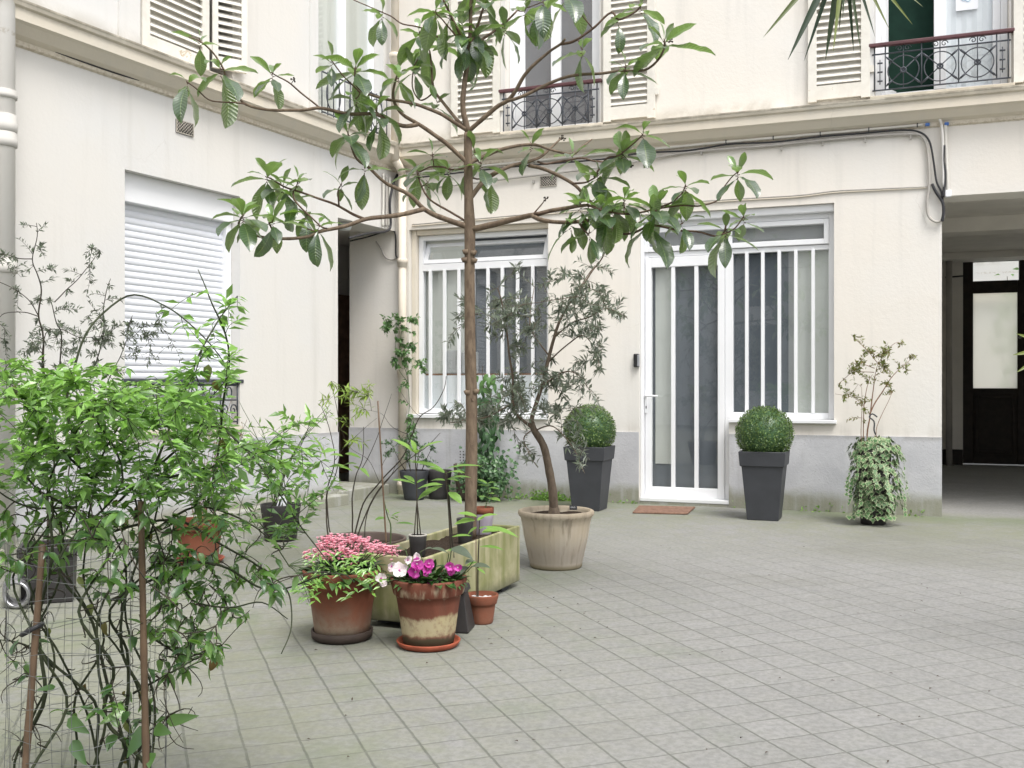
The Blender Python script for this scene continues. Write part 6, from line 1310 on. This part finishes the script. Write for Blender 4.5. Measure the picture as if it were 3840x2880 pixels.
for _ in range(150):   # bare wiry tangles low down
    s_ = P(r.uniform(-20, 760), r.uniform(2150, 2850), 2.5 + r.uniform(-.15, .15)); nb = min(allp, key=lambda p: (p - s_).length); q = bez(nb, nb.lerp(s_, .5) + rv(r) * .05, s_, 5); tws.tube(local(q, cb), taper(6, .0018, .0008), 4, cap=False)
for _ in range(34):
    s_ = P(r.uniform(500, 1100), r.uniform(1900, 2400), 2.5 + r.uniform(-.1, .1)); nb = min(allp, key=lambda p: (p - s_).length); q = bez(nb, nb.lerp(s_, .5) + rv(r) * .05, s_, 5); tws.tube(local(q, cb), taper(6, .0016, .0008), 4, cap=False)
dl = MB()
for k_ in range(26):   # a few withered leaves among the green
    p = r.choice(allp) + rv(r) * .03; L_ = r.uniform(.03, .05); dl.leaf(p - cb, Vector((r.uniform(-.6, .6), -.3, -1)), Vector((0, -1, .3)) + rv(r) * .5, L_, L_ * .45, r.uniform(0, .5) if k_ % 3 else .9, curl=r.uniform(.5, 2.0), fold=.4, n=5)
dl.build('withered_leaves', M['dry'], cl)
fo.join(tws).build('lower_foliage', [M['jas'], M['twig']], cl)
# bright sprays that reach the kalanchoe pot
sp2 = MB(); fo = MB(); a0 = P(1095, 2040, 3.2)
for k_ in range(26):
    t_ = P(r.uniform(1090, 1440), r.uniform(2060, 2240), 4.33 + r.uniform(-.08, .1)); st_ = P(1080, 2120, 3.6)
    q = bez(st_, st_.lerp(t_, .6) + Vector((0, 0, .05)), t_, 6)
    if k_ < 9: sp2.tube(local(q, cb), .0013, 4, cap=False)
    for j in range(7): p = q[-1] + rv(r) * .03; fo.leaf4(p - cb, Vector((r.uniform(-1, 1), -.6, r.uniform(-.5, .3))), Vector((0, -.5, 1)), r.uniform(.035, .06), .013, r.uniform(.6, 1), .2)
q = [P(x, y, Y) for x, y, Y in ((930, 1900, 2.55), (1010, 2010, 2.8), (1070, 2100, 3.3), (1085, 2125, 3.6))]; sp2.tube(local(smooth(q, 5), cb), .002, 5)
fo.join(sp2).build('spray', [M['jas'], M['gtwig']], cl)
# wire mesh cylinder
wc = Vector((-1.045, 2.50, 0)); wm = MB(); Rw = .185
for k_ in range(19): a_ = k_ / 19 * 6.283 + .05 * math.sin(k_ * 5); wm.tube([(Rw * (1 + .03 * math.sin(k_ * 3 + z_ * 6)) * math.cos(a_ + .03 * math.sin(z_ * 5 + k_)), Rw * (1 + .03 * math.sin(k_ * 3 + z_ * 6)) * math.sin(a_ + .03 * math.sin(z_ * 5 + k_)), z_) for z_ in (.1, .25, .4, .55, .7, .775)], .0007, 4, cap=False)
for k_ in range(17):
    z_ = .11 + k_ * .042; wm.tube([((Rw + .008 * math.sin(j * 1.7 + k_)) * math.cos(j / 28 * 6.283), (Rw + .002 * math.sin(j + k_)) * math.sin(j / 28 * 6.283), z_ + .008 * math.sin(j * .9 + k_ * 2)) for j in range(28)], .0007, 4, closed=True)
wo = wm.build('wire_cylinder', M['wire'], None, wc); tag(wo, 'cylinder of galvanised wire mesh around the stems of the foreground climber', 'wire mesh')
def stake(a_, b_, lab):
    m = MB(); q = resample([a_, b_], .05); m.tube(local(q, a_), [(.0085) * (1.12 if i_ % 4 == 0 else 1) * (1 - .15 * i_ / len(q)) for i_ in range(len(q))], 9); o = m.build('bamboo_stake', M['bamboo'], None, a_); tag(o, lab, 'stake', 'bamboo stakes holding the wire mesh')
    return o
b0 = P(95, 2880, 2.34); b1 = P(160, 2040, 2.40); e0 = b1 + (b0 - b1) * 1.24; e0.z = max(e0.z, .0)
stake(e0, b1, 'brown bamboo stake leaning slightly right, leftmost in front of the wire mesh')
b0 = P(548, 2880, 2.38); b1 = P(528, 1880, 2.42); e0 = b1 + (b0 - b1) * 1.21; e0.z = max(e0.z, .0)
stake(e0, b1, 'upright dark bamboo stake right of the wire mesh, its top hidden in leaves')
ti = P(130, 2360, 2.375); m = MB(); m.tube([(.022 * math.cos(a_ / 12 * 6.283) - .006, .020 * math.sin(a_ / 12 * 6.283), .012 * math.cos(a_ / 12 * 6.283)) for a_ in range(12)], .006, 6, closed=True); to = m.build('cable_tie', M['cable'], None, ti); tag(to, 'black tie binding the leftmost bamboo stake to a climber stem', 'tie')

# ---------------- palm leaves hanging in from the upper right; the trunk stands outside the view
pbs = Vector((2.75, 3.9, 0)); pm = empty('palm_plant', pbs, 0, 'palm whose narrow dark leaf tips hang into the upper right corner', 'palm')
m = MB(); m.tube([(0, 0, 0), (.02, 0, 1.2), (0, 0, 2.6)], [.09, .08, .075], 12); m.build('trunk', M['oliv_bark'], pm)
cc_ = P(3168, -220, 4.0); m = MB(); m.tube(bez(pbs + Vector((0, 0, 2.55)), pbs + Vector((-.5, 0, 3.25)), cc_, 8), taper(9, .016, .008), 7)
lw_ = Vector((2.12, 3.95, 1.30)); m.tube(bez(pbs + Vector((0, 0, 1.6)), pbs + Vector((-.35, 0, 1.75)), lw_, 8), taper(9, .012, .006), 7); m.tube
st = [p - pbs for p in []]
m2 = MB(); m2.tube(local(bez(pbs + Vector((0, 0, 2.55)), pbs + Vector((-.5, 0, 3.25)), cc_, 8), pbs), taper(9, .016, .008), 7); m2.build('petiole', M['gtwig'], pm)
m2 = MB(); m2.tube(local(bez(pbs + Vector((0, 0, 1.5)), pbs + Vector((-.35, 0, 1.75)), lw_, 8), pbs), taper(9, .012, .006), 7); m2.build('petiole', M['gtwig'], pm)
fo = MB(); r = random.Random(55)
def c11(x, y): return (2560 + .5787 * x, .5787 * y)
for x, y, w_, tn in ((525, 240, .020, .5), (685, 385, .026, .05), (785, 395, .015, .0), (925, 385, .024, .1), (980, 330, .018, .9), (1015, 200, .012, .1), (1108, 330, .014, 0), (1155, 330, .012, .2), (1250, 235, .013, .05), (1340, 185, .014, .7), (1492, 155, .016, .8), (1420, 60, .015, .8), (880, 70, .012, .1), (1040, 120, .014, .2), (1560, 40, .015, .5)):
    t_ = P(*c11(x, y), 4.0 + r.uniform(-.1, .1)); d = t_ - cc_; fo.leaf(cc_ - pbs, d, Vector((0, -1, .2)) + rv(r) * .3, d.length, w_ * 1.15, tn, .02, .3, 8, tipw=.75)
for k_ in range(14):
    an = r.uniform(-.5, 3.6); d = Vector((math.cos(an), r.uniform(-.3, .3), abs(math.sin(an)) * .8 + .1)); fo.leaf(cc_ - pbs, d, Vector((0, -1, .2)), .5, .024, r.random() * .6, .5, .3, 7, tipw=.75)
fo.build('frond', M['palm'], pm); fo = MB()
for y_ in (1330, 1395, 1250):
    t_ = P(3800 + r.uniform(0, 20), y_, 3.9); d = t_ - lw_; fo.leaf(lw_ - pbs, d, Vector((0, -1, .2)), d.length, .022, .9, .05, .25, 6, tipw=.8)
fo.build('frond', M['palm'], pm)
